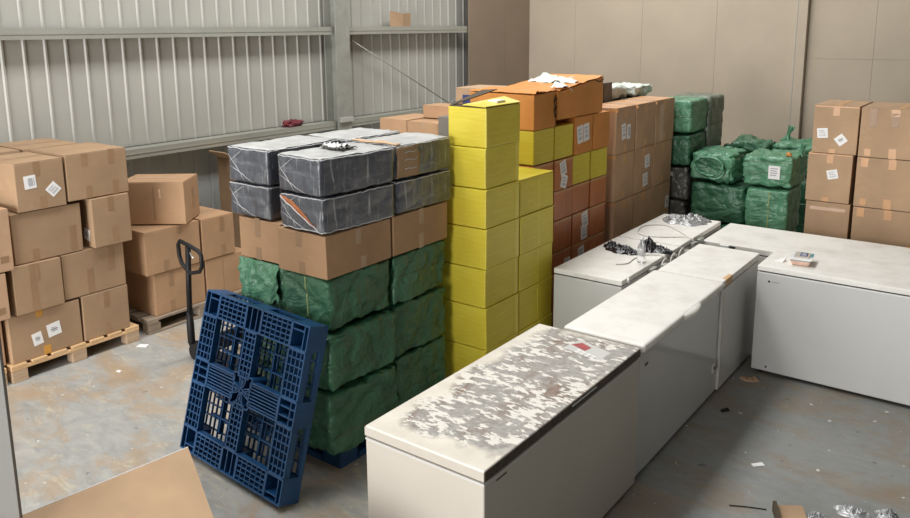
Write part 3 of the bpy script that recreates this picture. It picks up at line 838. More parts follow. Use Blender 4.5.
br('brown carton beside the yellow boxes beneath a grey wrapped box', XM, X1, 3.60, 4.17, tapes=[('px', .5, .82, .045, .10, 'tape_light'), ('px', .5, .18, .045, .10, 'tape_light')])
br('left front brown carton above the draped green sack', X0, XM-.022, 3.075, 3.60, tapes=[('ny', .45, .80, .05, .12), ('ny', .45, .15, .05, .08)])
br('brown carton in the hidden rear left corner of the mixed stack', X0, XM, 3.605, 4.165)
for k, (z0, h) in enumerate(((1.489, .215), (1.706, .222))):
    lv = ('lower', 'upper')[k]
    foil_box(f'{lv} grey wrapped box at the near corner' + (' with torn film showing orange card' if k == 0 else ' with a torn film scrap on top'), -3.342, 3.325, z0, (.385, .60, h), seed=60+k, rz=-.06 if k else -.03, torn=(k == 0), scrap=(k == 1), top_sheen_sheet=(k == 1))
    foil_box(f'{lv} grey wrapped box at the left front, clear film creases', -3.862, 3.375, z0, (.39, .60, h), seed=70+k, top_sheen_sheet=(k == 1))
    foil_box(f'{lv} grey wrapped box next to the yellow boxes' + (', half bare brown card' if k else ''), -3.345, 3.925, z0, (.40, .575, h), seed=80+k, half_brown=(k == 1), top_sheen_sheet=(k == 1))
    foil_box(f'{lv} grey wrapped box in the rear left corner, only its top edge showing', -3.80, 3.955, z0, (.41, .54, h), seed=90+k, top_sheen_sheet=(k == 1))
# maroon net bag on the grey boxes
t = thing('net_bag', 'crumpled maroon net bag lying on the lower wall rail', 'bag', (-7.385, 6.60, 1.4525))
def blob(mb, sx, sy, sz, seed, n=12, rough=.5, f=3.2):
    off = Vector((seed*3.1, seed*1.7, seed))
    def fn(p):
        v = Vector(p).normalized(); k = 1+rough*noise.noise(v*f*.6+off)+rough*.6*noise.noise(v*f*1.8+off)
        q = Vector((v.x*sx*k, v.y*sy*k, v.z*sz*k+sz*.55)); q.z = max(0, q.z); return q
    return cube_grid(mb, fn, n)
blob(MB(), .075, .14, .055, 3).build('mesh_body', M['maroon'], t, smooth=True)
for k in range(6):
    a = k*1.05; MB().tube([(.07*math.cos(a+i*.35), .13*math.sin(a+i*.35), .05+.02*math.sin(i*1.3)) for i in range(7)], .005, 5).build('cord', M['red'], t, smooth=True)
# white scrap at the left side of the sacks
t = blob(MB(), .05, .06, .11, 8, 10, .8).build('plastic_scrap', M['film'], smooth=True); t.location = (-4.06, 3.25, .84)
tag(t, 'white crumpled plastic poking out beside the left green sacks', 'plastic scrap')
# leaning blue pallet
ux = Vector((math.cos(-.0661), math.sin(-.0661), 0)); n0 = Vector((-math.sin(-.0661), math.cos(-.0661), 0)); ln = .2752
up = Vector((0, 0, 1))*math.cos(ln)+n0*math.sin(ln); nn = n0*math.cos(ln)-Vector((0, 0, 1))*math.sin(ln)
org = Vector((-3.652, 2.621, .040))+up*.505+nn*.138
mtx = Matrix.Identity(4)
for r in range(3): mtx[r][0], mtx[r][1], mtx[r][2], mtx[r][3] = ux[r], up[r], -nn[r], org[r]
plastic_pallet('blue plastic pallet leaning upright against the green sacks', mtx)

# ================================================================== YELLOW STACK
YX1, YW = -2.895, .335
wooden_pallet('low wooden pallet hidden beneath the yellow boxes', YX1-.26, 4.715, .50, .92, h=.14, deck='wood_grey', block='wood_grey')
lev = ['bottom', 'second', 'third', 'fourth', 'fifth', 'sixth', 'seventh']
zy = [.142, .444, .745, 1.022, 1.305, 1.578, 1.856, 2.125]
for c, (y0, y1, nl, nm) in enumerate(((4.25, 4.68, 7, 'near'), (4.685, 5.175, 5, 'far'))):
    for k in range(nl):
        last = k == nl-1
        h = zy[k+1]-zy[k]-.003
        lb = f'{lev[k]} yellow wrapped box from the floor in the {nm} yellow column'
        if c == 0 and last: lb = 'topmost yellow box with its lid flaps torn open'
        if c == 1 and last: lb = 'top yellow box of the shorter column with a pale round patch'
        yj = .004*math.sin(k*2.3+c)
        YW = .325 if (k >= 5 and c == 0) else (.53 if c == 0 else .40)
        t = carton(lb, YX1-YW/2+yj, (y0+y1)/2, zy[k], (YW-.006, y1-y0-.006, h), mat='yellow', group='yellow wrapped boxes', name='yellow_box', top=('y' if (last and c == 1) else None), jit=.005, bev=.009,
                   tapes=([('px', .94, .5, .035, h*.96, 'yellow_tape')] if c == 0 else [('px', .55, .5, .012, h*.9, 'yellow_tape')]) if k < 6 else [])
        if not (last):
            MB().box(YW/2-.012, YW/2-.001, -(y1-y0)/2+.008, (y1-y0)/2-.008, h-.006, h+.0015).build('film_edge', M['yellow_edge'], t)
        if c == 0 and last:
            t.children[0].data.materials[0] = M['yellow']
            yd = (y1-y0)/2; xd = YW/2-.006
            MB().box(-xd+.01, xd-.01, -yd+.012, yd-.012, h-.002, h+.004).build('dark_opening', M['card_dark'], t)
            # right flap, folded over and slightly raised
            MB().hexa([(-.03, -yd+.0, h+.010), (xd, -yd, h+.004), (xd, yd, h+.004), (.02, yd, h+.035), (-.03, -yd, h+.016), (xd, -yd, h+.010), (xd, yd, h+.010), (.02, yd, h+.041)]).build('lid_flap', M['yellow'], t)
            # left flap seen from its dark inside
            MB().hexa([(-xd, -yd+.02, h-.002), (-xd+.02, -yd+.02, h-.002), (-xd+.13, yd-.02, h+.085), (-xd-.0, yd-.02, h+.075), (-xd, -yd+.02, h+.004), (-xd+.02, -yd+.02, h+.004), (-xd+.13, yd-.02, h+.091), (-xd-.0, yd-.02, h+.081)]).build('lid_flap', M['card_dark'], t)
            MB().box(.03, .11, -.01, .09, h+.016, h+.03).build('torn_paper', M['paper'], t, xf=None)
        if c == 1 and last:
            MB().lathe([(.05, h+.001), (.05, h+.002)], 20, (-.03, -.12)).build('pale_patch', M['cap_white'], t)

# ================================================================== ORANGE STACK
OX = -3.1; OD = .45
cols = [(5.20, 5.525), (5.53, 5.85), (5.855, 6.175), (6.18, 6.50)]
zr = [0.0, .267, .533, .80, 1.07, 1.322, 1.578]
names = ['nearest', 'second', 'third', 'farthest']
rown = ['floor-level', 'second-level', 'third-level', 'fourth-level', 'fifth-level', 'sixth-level']
OG = 'orange and rust cartons behind the freezer'
YG = 'yellow boxes within the orange stack'
stk = {(1, 5): [('px', .45, .70, .10, .12, .25), ('px', .50, .25, .10, .11, -.35)], (2, 3): [('px', .72, .68, .11, .14, .2), ('px', .68, .27, .11, .125, .05)],
       (2, 2): [('px', .55, .55, .11, .15, .18)], (1, 2): [('px', .80, .40, .10, .14, -.05)]}
for i, (y0, y1) in enumerate(cols):
    for k in range(6):
        yel = (k == 5 and i >= 2)
        z0, z1 = zr[k], zr[k+1]
        lb = f'{names[i]} of the {rown[k]} rust-brown cartons behind the freezer'
        if yel: lb = f"{'left' if i == 2 else 'right'} of the two yellow boxes under the label-bearing orange carton pair"
        elif (i, k) in stk: lb += ', white labels on it' if len(stk[(i, k)]) > 1 else ', one white label'
        carton(lb, OX-OD/2+.004*math.sin(i*3+k), (y0+y1)/2, z0, (OD, y1-y0-.005, z1-z0-.003), mat='yellow' if yel else 'card_rust', group=YG if yel else OG,
               stickers=stk.get((i, k), ()), bev=.008, name='yellow_box' if yel else 'cardboard_box', tapes=[] if yel else [('px', .5, .95, .31, .022, 'tape_orange')])
for i, nm in ((0, 'left'), (1, 'right')):
    y0, y1 = cols[i]
    carton(f'{nm} of the two yellow boxes beneath the burst orange carton', OX-OD/2, (y0+y1)/2, 1.581, (OD, y1-y0-.005, .272), mat='yellow', group=YG, name='yellow_box', bev=.008)
for i, nm in ((2, 'left'), (3, 'right')):
    y0, y1 = cols[i]
    carton(f'{nm} orange carton of the upper pair' + (', two white labels side by side' if i == 2 else ', unlabelled, beside the brown stack'), OX-OD/2+.012, (y0+y1)/2, 1.581, (OD, y1-y0-.004, .318), mat='card_orange', group=OG, bev=.006,
           stickers=[('px', .27, .52, .10, .15, .12, 'lines'), ('px', .63, .55, .10, .15, .12, 'lines')] if i == 2 else ())
# burst cartons on top
def burst(label, y0, y1, z0, h0, h1, x1, d, tilt, seed):
    t = thing('burst_carton', label, 'box', (x1-d/2, (y0+y1)/2, z0), 0, 'burst orange cartons'); t.rotation_euler = (tilt, 0, 0)
    a, b = d/2, (y1-y0)/2
    c = [(-a, -b, 0), (a, -b, 0), (a, b, 0), (-a, b, 0), (-a, -b, h0), (a, -b, h0-.005), (a, b, h1), (-a, b, h1)]
    MB().hexa(c, .006).build('body', M['card_orange'], t)
    off = Vector((seed, 2, 1))
    def g(u, v):
        p = Vector((-a-.01+(2*a+.02)*v, -b+2*b*u, h0+(h1-h0)*u))
        return p+Vector((0, 0, .008+.012*abs(noise.noise(Vector((u*4, v*3, 0))+off))+.022*(v > .9)*abs(noise.noise(Vector((u*6, 3, 0))+off))))
    MB().grid(g, 22, 10).build('lid_flap', M['card_orange'], t, smooth=False, solid=.004)
    return t, a, b
t, a, b = burst('front burst orange carton with a split corner seam on the yellow boxes', 5.20, 5.535, 1.856, .275, .285, OX+.0, .60, 0, 5)
m = MB(); pts = [(a+.003, b-.02+.012*math.sin(k*1.9), .25-.022*k) for k in range(9)]
m.tube(pts, .008, 5, rfn=lambda u: .4+abs(math.sin(u*8))).build('split_seam', M['card_dark'], t)
t, a, b = burst('long burst orange carton tilted on the orange stack, white scraps on top', 5.545, 6.34, 1.905, .23, .305, OX+.015, .52, 0.0, 9)
m = MB(); m.grid(lambda u, v: (a-.02-.45*v, -b+.30+.52*u, .27+.055*abs(noise.noise(Vector((u*5, v*4, 7))))+.03*math.sin(u*3.1)*v), 16, 12).build('torn_white_paper', M['white_sack'], t, smooth=True, solid=.002)
m = MB(); m.grid(lambda u, v: (a+.015-.10*v+.0*u, -b+.02+.20*u, .262+.03*math.sin(u*3.1)+.02*noise.noise(Vector((u*4, v*4, 1)))-.05*(1-v)*u), 12, 8).build('torn_white_paper', M['paper'], t, smooth=True, solid=.002)
m = MB(); pts = [(a-.002, -b+.50+.3*k/8, .283+.022*math.sin(k*.8)*k/8) for k in range(9)]; m.tube(pts, .006, 5).build('gaping_edge', M['card_dark'], t)

# ================================================================== BROWN STACK BEYOND
BG = 'tall brown cartons beyond the orange stack'
bc = [(6.665, 7.105, 'near'), (7.11, 7.565, 'middle'), (7.57, 8.07, 'far')]
wooden_pallet('wooden pallet hidden under the tall brown carton stack', OX-.18, 7.37, .36, 1.40, h=.128, deck='wood_grey', block='wood_grey')
bz = [.13, .575, 1.02, 1.468, 1.905]
for i, (y0, y1, nm) in enumerate(bc):
    for k in range(4):
        st = ()
        ex = ''
        if (i, k) == (0, 3): st = [('px', .40, .48, .085, .15, .12), ('px', .66, .45, .075, .14, .0, 'bars')]; ex = ' with two small labels'
        if (i, k) == (1, 2): st = [('px', .70, .66, .11, .13, .1), ('px', .62, .25, .11, .13, .1)]; ex = ' with stacked labels'
        if (i, k) == (2, 1): st = [('px', .86, .5, .09, .13, .0, 'small')]; ex = ' with an edge label'
        lv = ('bottom', 'second-level', 'third-level', 'top')[k]
        tp = [('px', .5, .88, .06, .09, 'tape_orange'), ('px', .5, .12, .05, .06, 'tape_orange'), ('ny', .9, .96, .1, .03, 'tape_orange')]
        if k == 3: tp = tp+[('pz', .5, .5, .34, .06, 'tape_orange'), ('pz', .12, .5, .05, .4, 'tape_orange'), ('pz', .88, .5, .05, .4, 'tape_orange')]
        if (i, k) == (2, 3): tp = tp+[('px', .32, .46, .10, .37, 'tape_clear')]
        carton(f'{lv} carton of the {nm} column in the tall brown stack{ex}', OX-.18+.006*math.sin(i+2*k), (y0+y1)/2, bz[k], (.36, y1-y0-.006, bz[k+1]-bz[k]-.003), mat='card_pink', group=BG, tapes=tp, stickers=st, top='x' if k == 3 else None)
# rear row behind the orange and brown stacks, only its tops show
RG = 'large rear cartons behind the orange and brown stacks'
for k, (x, y, sz, lb) in enumerate(((-4.02, 5.95, (.60, .80, .98), 'lower large rear carton behind the orange cartons'), (-3.80, 7.00, (.60, 1.0, .94), 'lower large rear carton behind the near brown column'), (-3.80, 7.92, (.60, .70, .94), 'lower large rear carton behind the far brown column'))):
    carton(lb, x, y, 0, sz, mat='card_grey', group=RG)
carton('upper large rear carton behind the near brown column, under the white sack', -3.80, 7.00, .943, (.58, .98, .94), mat='card_grey', group=RG)
carton('upper large rear carton behind the far brown column, under the white sack', -3.80, 7.92, .943, (.58, .68, .94), mat='card_grey', group=RG)
carton('upper large rear carton behind the orange cartons', -4.02, 5.95, .983, (.58, .78, .88), mat='card_grey', group=RG)
t = carton('brown carton with a dark blue panel showing behind the burst orange cartons', -4.12, 6.05, 1.866, (.42, .40, .235), group=RG, mat='card_dusty', tapes=[])
MB().box(-.12, .02, -.208, -.2, .04, .17).build('blue_panel', M['navy'], t)
carton('pale carton peeking out above the far end of the burst orange carton', -3.61, 7.10, 1.888, (.22, .22, .245), group=RG, mat='card_pink', name='cardboard_box')
carton('small grey-brown carton beside the pale one against the back wall', -3.58, 7.32, 1.888, (.16, .18, .20), group=RG, mat='card_grey')
sack('white woven sack lying behind the near brown column', -3.74, 7.66, 1.888, (.44, .46, .15), mat='white_sack', seed=101, amp=.03, r=.055, group='white sacks on the rear cartons', n=16)
sack('white woven sack lying behind the far brown column, dark cord around it', -3.66, 8.15, 1.888, (.40, .50, .14), mat='white_sack', seed=102, amp=.03, r=.05, group='white sacks on the rear cartons', n=16)
t = MB(); blob(t, .11, .10, .07, 12, 10, .3); t = t.build('cloth_bundle', M['card_dark'], smooth=True); t.location = (-4.05, 8.03, 1.884)
tag(t, 'small dark brown bundle behind the white sacks', 'bundle')

# cartons behind the mixed and yellow stacks
QG = 'cartons behind the grey wrapped boxes'
carton('big lower carton carrying the brown cartons behind the grey wrapped boxes', -5.02, 6.33, 0, (.92, .66, .80), group=QG, mat='card_warm')
carton('big middle carton carrying the brown cartons behind the grey wrapped boxes', -5.02, 6.33, .803, (.92, .66, .745), group=QG, mat='card_warm')
carton('brown carton left of the pair behind the grey wrapped boxes', -5.24, 6.30, 1.55, (.36, .56, .185), group=QG, mat='card_warm', top='y', tapes=[])
carton('brown carton right of the pair, pale tape over its top, behind the grey boxes', -4.84, 6.28, 1.55, (.42, .54, .18), group=QG, mat='card_warm', top='y', tapes=[('ny', .5, .85, .05, .06, 'tape_light'), ('ny', .96, .5, .03, .17), ('pz', .5, .5, .05, .5, 'tape_light')])
carton('brown carton standing highest, just left of the topmost yellow box', -4.86, 6.42, 1.737, (.40, .28, .13), group=QG, mat='card_warm', top='x')

# ================================================================== GREEN SACKS AT THE BACK
GB = 'green sacks by the back wall'
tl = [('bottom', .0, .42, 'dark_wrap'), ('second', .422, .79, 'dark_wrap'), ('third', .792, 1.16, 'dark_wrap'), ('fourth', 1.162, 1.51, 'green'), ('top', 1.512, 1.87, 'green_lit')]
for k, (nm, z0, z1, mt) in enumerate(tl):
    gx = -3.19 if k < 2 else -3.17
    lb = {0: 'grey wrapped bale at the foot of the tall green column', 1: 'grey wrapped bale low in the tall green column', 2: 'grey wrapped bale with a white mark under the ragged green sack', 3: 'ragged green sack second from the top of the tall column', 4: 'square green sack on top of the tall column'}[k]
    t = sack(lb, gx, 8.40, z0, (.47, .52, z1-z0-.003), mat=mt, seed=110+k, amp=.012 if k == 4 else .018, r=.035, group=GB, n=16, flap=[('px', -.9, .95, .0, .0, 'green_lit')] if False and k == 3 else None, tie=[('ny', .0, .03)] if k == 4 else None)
    if k == 2: MB().box(-.02, .06, -.275, -.262, .26, .30).build('white_mark', M['paper'], t)
for k, (z0, z1) in enumerate(((0, .62), (.622, 1.25), (1.252, 1.88))):
    sack(('bottom', 'middle', 'top')[k]+' grey-green sack in the column behind the tall green sacks', -3.14, 8.92, z0, (.46, .48, z1-z0-.003), mat='green_grey', seed=120+k, amp=.014, r=.04, group=GB, n=14, tie=[('px', 0, .03)])
# heap
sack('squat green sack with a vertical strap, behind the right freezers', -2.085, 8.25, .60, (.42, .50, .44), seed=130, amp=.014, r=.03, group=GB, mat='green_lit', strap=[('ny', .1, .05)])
sack('dark green sack beside the strapped one, behind the crumpled film', -2.61, 8.33, .60, (.60, .50, .42), seed=131, amp=.025, r=.06, group=GB, mat='green')
sack('hidden floor-level green sack under the strapped sack', -2.085, 8.25, 0, (.42, .50, .598), seed=132, amp=.015, r=.05, group=GB, n=12)
sack('hidden floor-level green sack under the dark green sack', -2.61, 8.33, 0, (.60, .50, .598), seed=133, amp=.015, r=.05, group=GB, n=12)
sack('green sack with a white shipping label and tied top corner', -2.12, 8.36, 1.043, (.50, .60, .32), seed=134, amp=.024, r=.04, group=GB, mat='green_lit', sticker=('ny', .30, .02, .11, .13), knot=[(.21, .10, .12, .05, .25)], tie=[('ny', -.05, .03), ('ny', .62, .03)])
sack('crumpled green sack, its open mouth folded towards the freezers', -2.68, 8.36, 1.023, (.46, .56, .33), seed=135, amp=.035, r=.06, group=GB, mat='green_lit', mouth=(-.02, .175, .165, .10), sag=.05)
sack('dark green flat sack behind the crumpled one', -2.625, 9.30, 1.00, (.46, .70, .36), seed=136, amp=.05, r=.08, group=GB, mat='green', sag=.12)
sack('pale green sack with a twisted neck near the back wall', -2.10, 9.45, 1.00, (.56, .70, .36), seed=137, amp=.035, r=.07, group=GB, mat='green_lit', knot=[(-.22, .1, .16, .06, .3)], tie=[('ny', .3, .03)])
for k, (x, y) in enumerate(((-2.635, 9.30), (-2.10, 9.45))):
    sack(f"hidden lower green sack under the {('dark flat', 'twisted-neck')[k]} sack", x-.0, y, 0, (.44, .66, .998), seed=140+k, amp=.015, r=.05, group=GB, n=10)
t = MB(); blob(t, .028, .02, .018, 21, 6, .9); t = t.build('cardboard_scrap', M['card_orange'], smooth=True); t.location = (-1.955, 8.22, 1.36)
tag(t, 'small orange-brown scrap on the labelled green sack', 'scrap')

# ================================================================== RIGHT CARTONS
RB = 'cartons stacked at the right'
wooden_pallet('wooden pallet hidden under the right-hand cartons', -1.17, 8.15, 1.06, .70, h=.115, deck='wood_grey', block='wood_grey')
qz = [.117, .57, 1.025, 1.48, 1.925]
ql = ['hidden bottom', 'lowest visible', 'middle', 'top']
for k in range(4):
    st = [('ny', .22, .42, .09, .09, .1), ('ny', .64, .30, .085, .085, .72, 'small')] if k == 3 else ([('ny', .58, .58, .09, .085, .25)] if k == 2 else ())
    tp = [('ny', .5, .90, .055, .09, 'tape_orange'), ('ny', .46, .05, .055, .04, 'tape_orange'), ('ny', .5, .985, .36, .012, 'tape_orange')]
    if k == 1: tp = [('ny', .5, .86, .30, .03, 'tape_clear'), ('ny', .6, .9, .05, .02, 'tape_light')]
    if k == 3: tp += [('pz', .5, .5, .06, .6, 'tape_orange')]
    dx = (0, .0, -.012, .012)[k]
    carton(f'{ql[k]} carton of the narrow right-hand column' + (', two white labels on it' if k == 3 else ', one white label on it' if k == 2 else ''), -1.49+dx, 8.13, qz[k], (.385, .64, qz[k+1]-qz[k]-.003), mat='card_dusty', group=RB, tapes=tp, stickers=st, top='y' if k == 3 else None)
    tp = [('ny', .16, .82, .06, .16, 'tape'), ('ny', .44, .92, .07, .06, 'tape_orange'), ('ny', .44, .78, .06, .12, 'tape')] if k == 3 else [('ny', .10, .90, .06, .08, 'tape_orange'), ('ny', .46, .90, .06, .09, 'tape_orange'), ('ny', .90, .42, .10, .30, 'tape')]
    tp += [('ny', .12, .10, .05, .06, 'tape_orange'), ('ny', .44, .10, .06, .09, 'tape_orange')]
    if k == 3: tp += [('pz', .5, .5, .06, .6, 'tape_orange')]
    carton(f'{ql[k]} carton of the wide right-hand column, cut by the frame edge', -.96, 8.10, qz[k], (.62, .66, qz[k+1]-qz[k]-.004), mat='card_dusty', group=RB, tapes=tp, top='y' if k == 3 else None)

# ================================================================== FREEZERS
FG = 'white chest freezers'
# front freezer with worn lid
t, lid, cx, cy, a, b = freezer('nearest chest freezer, its lid worn grey and flaking white', -2.322, -1.664, 2.43, 3.985, .86, body='enamel_cream', lid='worn', group=FG, lid_t=.05)
MB().box(-a-.0008, a-.01, -b-.0012, b-.01, .812, .8585, .0).build('lid_rim', M['enamel_cream'], t) if False else None
# cream rims round the lid, rust-dark strip on the front edge
for nm, mt, bx in (('lid_edge', 'enamel_cream', (-a-.002, a, -b-.002, -b+.001, .812, .853)), ('lid_edge', 'enamel_cream', (-a-.002, -a+.001, -b, b, .812, .853)), ('rusted_edge', 'rust_edge', (a-.001, a+.003, -b+.004, b-.002, .812, .856))):
    MB().box(*bx).build(nm, M[mt], t)
MB().box(a+.0025, a+.006, -b+.75, b-.55, .838, .846).build('edge_strip', M['enamel_grey'], t)
MB().box(-a-.001, a+.001, -b-.001, b+.001, .790, .800, .002).build('cabinet_rim', M['enamel'], t)
MB().box(a+.0005, a+.002, -b+.09, -b+.17, .772, .778).build('scratch', M['rust_edge'], t)
def lidpatch(pts, z, th, nm, mt, par):
    return MB().hexa([(x, y, z) for x, y in pts]+[(x, y, z+th) for x, y in pts]).build(nm, M[mt], par)
st = lidpatch([(-.03, .53), (.22, .50), (.22, .62), (.0, .69)], .8585, .0018, 'worn_sticker', 'enamel_grey', t)
lidpatch([(-.01, .60), (.095, .56), (.105, .62), (.03, .655)], .8605, .0008, 'red_print', 'red', st)
lidpatch([(-.14, .645), (-.01, .60), (.01, .63), (-.12, .665)], .8587, .0008, 'red_print', 'red', st)
m = MB()
for r_ in range(2):
    for q in range(4): m.box(.05+.035*q, .075+.035*q, .545-.010*q-(.028 if r_ else 0), .560-.010*q-(.028 if r_ else 0), .8604, .8611)
m.build('white_print', M['paper'], st)
# rounded-lid freezer
t, lid, cx, cy, a, b = freezer('long glossy chest freezer with rounded lid and grip bump, behind the worn one', -2.185, -1.685, 4.03, 5.43, .86, body='enamel_gloss', lid='lid_white', group=FG, lid_t=.052, lid_over=(.03, 0), lid_round=.024)
m = MB()
def grip(u, v):
    y = -.16+.32*u; prof = math.sin(u*math.pi)**.6
    ang = v*math.pi
    return (a+.022+.040*prof*math.sin(ang), y+.06, .838-.004+.026*math.cos(ang)*(.6+.4*prof))
m.grid(grip, 24, 10).build('lid_grip', M['lid_white'], t, smooth=True)
MB().box(a-.002, a+.004, -b+.01, b-.01, .79, .800, .002).build('cabinet_rim', M['enamel'], t)
m = MB().box(a, a+.012, b-.105, b-.045, .20, .27, .008).build('lock_plate', M['enamel'], t)
MB().lathe([(.010, 0), (.010, .004)], 14).build('key_hole', M['gap'], m, xf=Matrix.Translation((a+.012, b-.075, .235)) @ Matrix.Rotation(math.pi/2, 4, 'Y'))
MB().box(a, a+.003, -b+.085, -b+.125, .70, .712).build('scratch', M['rust_edge'], t)
# square freezer after it
t, lid, cx, cy, a, b = freezer('chest freezer with a taped lid corner between the rounded-lid one and the corner', -2.165, -1.672, 5.445, 6.335, .855, body='enamel_grey', lid='lid_white', group=FG, lid_t=.05)
MB().box(a-.03, a+.003, -b+.06, -b+.20, .8056, .8568, .004).build('corner_tape', M['wood'], t)
MB().box(a-.004, a+.006, -b+.004, -b+.03, .05, .80, .004).build('corner_strip', M['enamel_cream'], t)
for k in (-.25, .22):
    MB().box(-a-.035, -a-.001, k-.035, k+.035, .77, .85, .004).build('hinge', M['steel'], t)
# pair in the back row
t, lid, cx, cy, a, b = freezer('left back-row chest freezer holding the bottle and black plastic', -2.81, -2.258, 5.03, 6.145, .86, body='enamel_grey', lid='lid_white', group=FG, lid_t=.04)
MB().lathe([(.018, 0), (.018, .012)], 16).build('lid_buffer', M['cap_white'], t, xf=Matrix.Translation((a, -b+.10, .84)) @ Matrix.Rotation(math.pi/2, 4, 'Y'))
for k in (-.05, .36):
    MB().box(a+.001, a+.040, k-.05, k+.05, .74, .835, .004).build('hinge', M['steel'], t)
t, lid, cx, cy, a, b = freezer('farthest back-row chest freezer with crumpled clear film on its lid', -2.81, -2.262, 6.165, 7.18, .86, body='enamel_grey', lid='lid_white', group=FG, lid_t=.04)
for k in (-.25, -.10):
    MB().box(a+.001, a+.040, k-.05, k+.05, .74, .835, .004).build('hinge', M['steel'], t)
# right hand freezers
t, lid, cx, cy, a, b = freezer('wide front chest freezer at the right carrying the food tray', -1.59, .10, 5.985, 6.60, .86, body='enamel', lid='lid_white', group=FG, lid_t=.042)
m = MB().lathe([(.008, 0), (.008, .002)], 16).build('badge', M['gap'], t, xf=Matrix.Translation((-a+.09, -b-.0005, .745)) @ Matrix.Rotation(math.pi/2, 4, 'X'))
for q in range(4): MB().box(-a+.112+.014*q, -a+.122+.014*q, -b-.002, -b+.001, .741, .749).build('badge_letter', M['ink'], t)
MB().lathe([(.008, 0), (.008, .003)], 14).build('drain_plug', M['gap'], t, xf=Matrix.Translation((-a+.11, -b-.0005, .065)) @ Matrix.Rotation(math.pi/2, 4, 'X'))
t, lid, cx, cy, a, b = freezer('long rear chest freezer running behind the wide front one', -2.245, .45, 6.64, 7.41, .80, body='enamel', lid='lid_white', group=FG, lid_t=.05)
MB().box(-a+.16, -a+.24, -b-.03, -b-.001, .76, .795, .004).build('lid_catch', M['cap_white'], t)
MB().box(-a+.245, -a+.285, -b-.025, -b-.001, .765, .79, .004).build('catch_knob', M['rubber'], t)
MB().box(.12, .20, b-.022, b+.001, .7905, .8015).build('tape_scrap', M['tape_orange'], t)

# ================================================================== THINGS ON THE FREEZERS
# clear bottle
t = thing('plastic_bottle', 'clear empty plastic bottle standing on the left back-row freezer', 'bottle', (-2.335, 5.54, .8605))
MB().lathe([(.026, .0), (.031, .006), (.031, .05), (.028, .055), (.031, .06), (.031, .115), (.026, .14), (.012, .165), (.012, .185)], 24).build('bottle_body', M['clear'], t, smooth=True)
MB().box(-.002, .002, -.002, .002, .19, .191).build('liner', M['cap_white'], t) if False else None
MB().lathe([(.014, .183), (.014, .20)], 16).build('cap', M['cap_white'], t)
m = MB(); m.lathe([(.0318, .062), (.0318, .11)], 24).build('bottle_label', M['film_clear'], t, smooth=True)
# black plastic in two heaps
def crumple(name, label, cat, loc, pts, mat, seed):
    t = thing(name, label, cat, loc)
    for k, (x, y, sx, sy, sz) in enumerate(pts):
        m = MB(); off = Vector((seed, k*3.3, 1))
        def g(u, v):
            a = u*2*math.pi; r = v
            rr = r*(1+.45*noise.noise(Vector((math.cos(a)*1.4, math.sin(a)*1.4, 0))+off))
            z = sz*(1-r)**.8*(1+.9*noise.noise(Vector((math.cos(a)*r*3, math.sin(a)*r*3, 2))+off))+.03*abs(noise.noise(Vector((math.cos(a)*r*6+k, math.sin(a)*r*9, 5))+off))*(1-r**4)+.016*abs(noise.noise(Vector((math.cos(a)*r*17, math.sin(a)*r*13, 8))+off))*(1-r**4)
            return (x+sx*rr*math.cos(a), y+sy*rr*math.sin(a), max(.001, z))
        m.grid(g, 64, 22).build('plastic_fold', M[mat], t, smooth=True)
    return t
crumple('plastic_bag', 'crumpled black plastic bag left of the clear bottle', 'bag', (-2.60, 5.75, .8605), [(0, 0, .13, .09, .03), (-.10, .03, .06, .05, .045), (.08, -.02, .09, .06, .02)], 'bag_black', 4)
crumple('plastic_bag', 'black plastic bag with a peaked fold right of the clear bottle', 'bag', (-2.40, 5.89, .8605), [(-.02, .0, .085, .08, .085), (.06, .02, .11, .07, .03), (-.04, .05, .06, .06, .07)], 'bag_black', 9)
def cable(label, pts, r=.0045, name='cable'):
    # smooth the path
    P = [Vector(p) for p in pts]; out = []
    for i in range(len(P)-1):
        p0, p1, p2, p3 = P[max(0, i-1)], P[i], P[i+1], P[min(len(P)-1, i+2)]
        for k in range(8):
            s = k/8
            out.append(.5*((2*p1)+(-p0+p2)*s+(2*p0-5*p1+4*p2-p3)*s*s+(-p0+3*p1-3*p2+p3)*s**3))
    out.append(P[-1])
    return tag(MB().tube(out, r, 6).build(name, M['cable'], smooth=True), label, 'cable')
cable('thin pale cable looped across the far back-row freezer lid', [(-2.30, 6.44, .866), (-2.45, 6.60, .866), (-2.62, 6.72, .866), (-2.76, 6.60, .866), (-2.72, 6.35, .866), (-2.60, 6.27, .866), (-2.45, 6.34, .866), (-2.33, 6.42, .866), (-2.25, 6.40, .868), (-2.236, 6.385, .85)])
cable('thin pale cable beside the bottle hanging over the freezer edge', [(-2.46, 5.36, .866), (-2.40, 5.44, .866), (-2.41, 5.60, .866), (-2.36, 5.75, .866), (-2.28, 5.78, .866), (-2.248, 5.78, .862), (-2.238, 5.79, .85)])
for k, y in enumerate((5.62, 5.80, 5.98)):
    cable(('first', 'second', 'third')[k]+' pale cable end tangled in the gap between the freezer rows, counted from the bottle', [(-2.205, y, .76), (-2.21, y+.03, .84), (-2.208, y+.10, .868), (-2.205, y+.15, .82), (-2.20, y+.16, .76)], .006)
crumple('plastic_film', 'crumpled clear plastic film on the far back-row freezer', 'plastic film', (-2.53, 6.96, .8605), [(0, 0, .18, .17, .045), (.05, .10, .15, .12, .05), (-.10, .05, .12, .12, .03)], 'film_grey', 14)
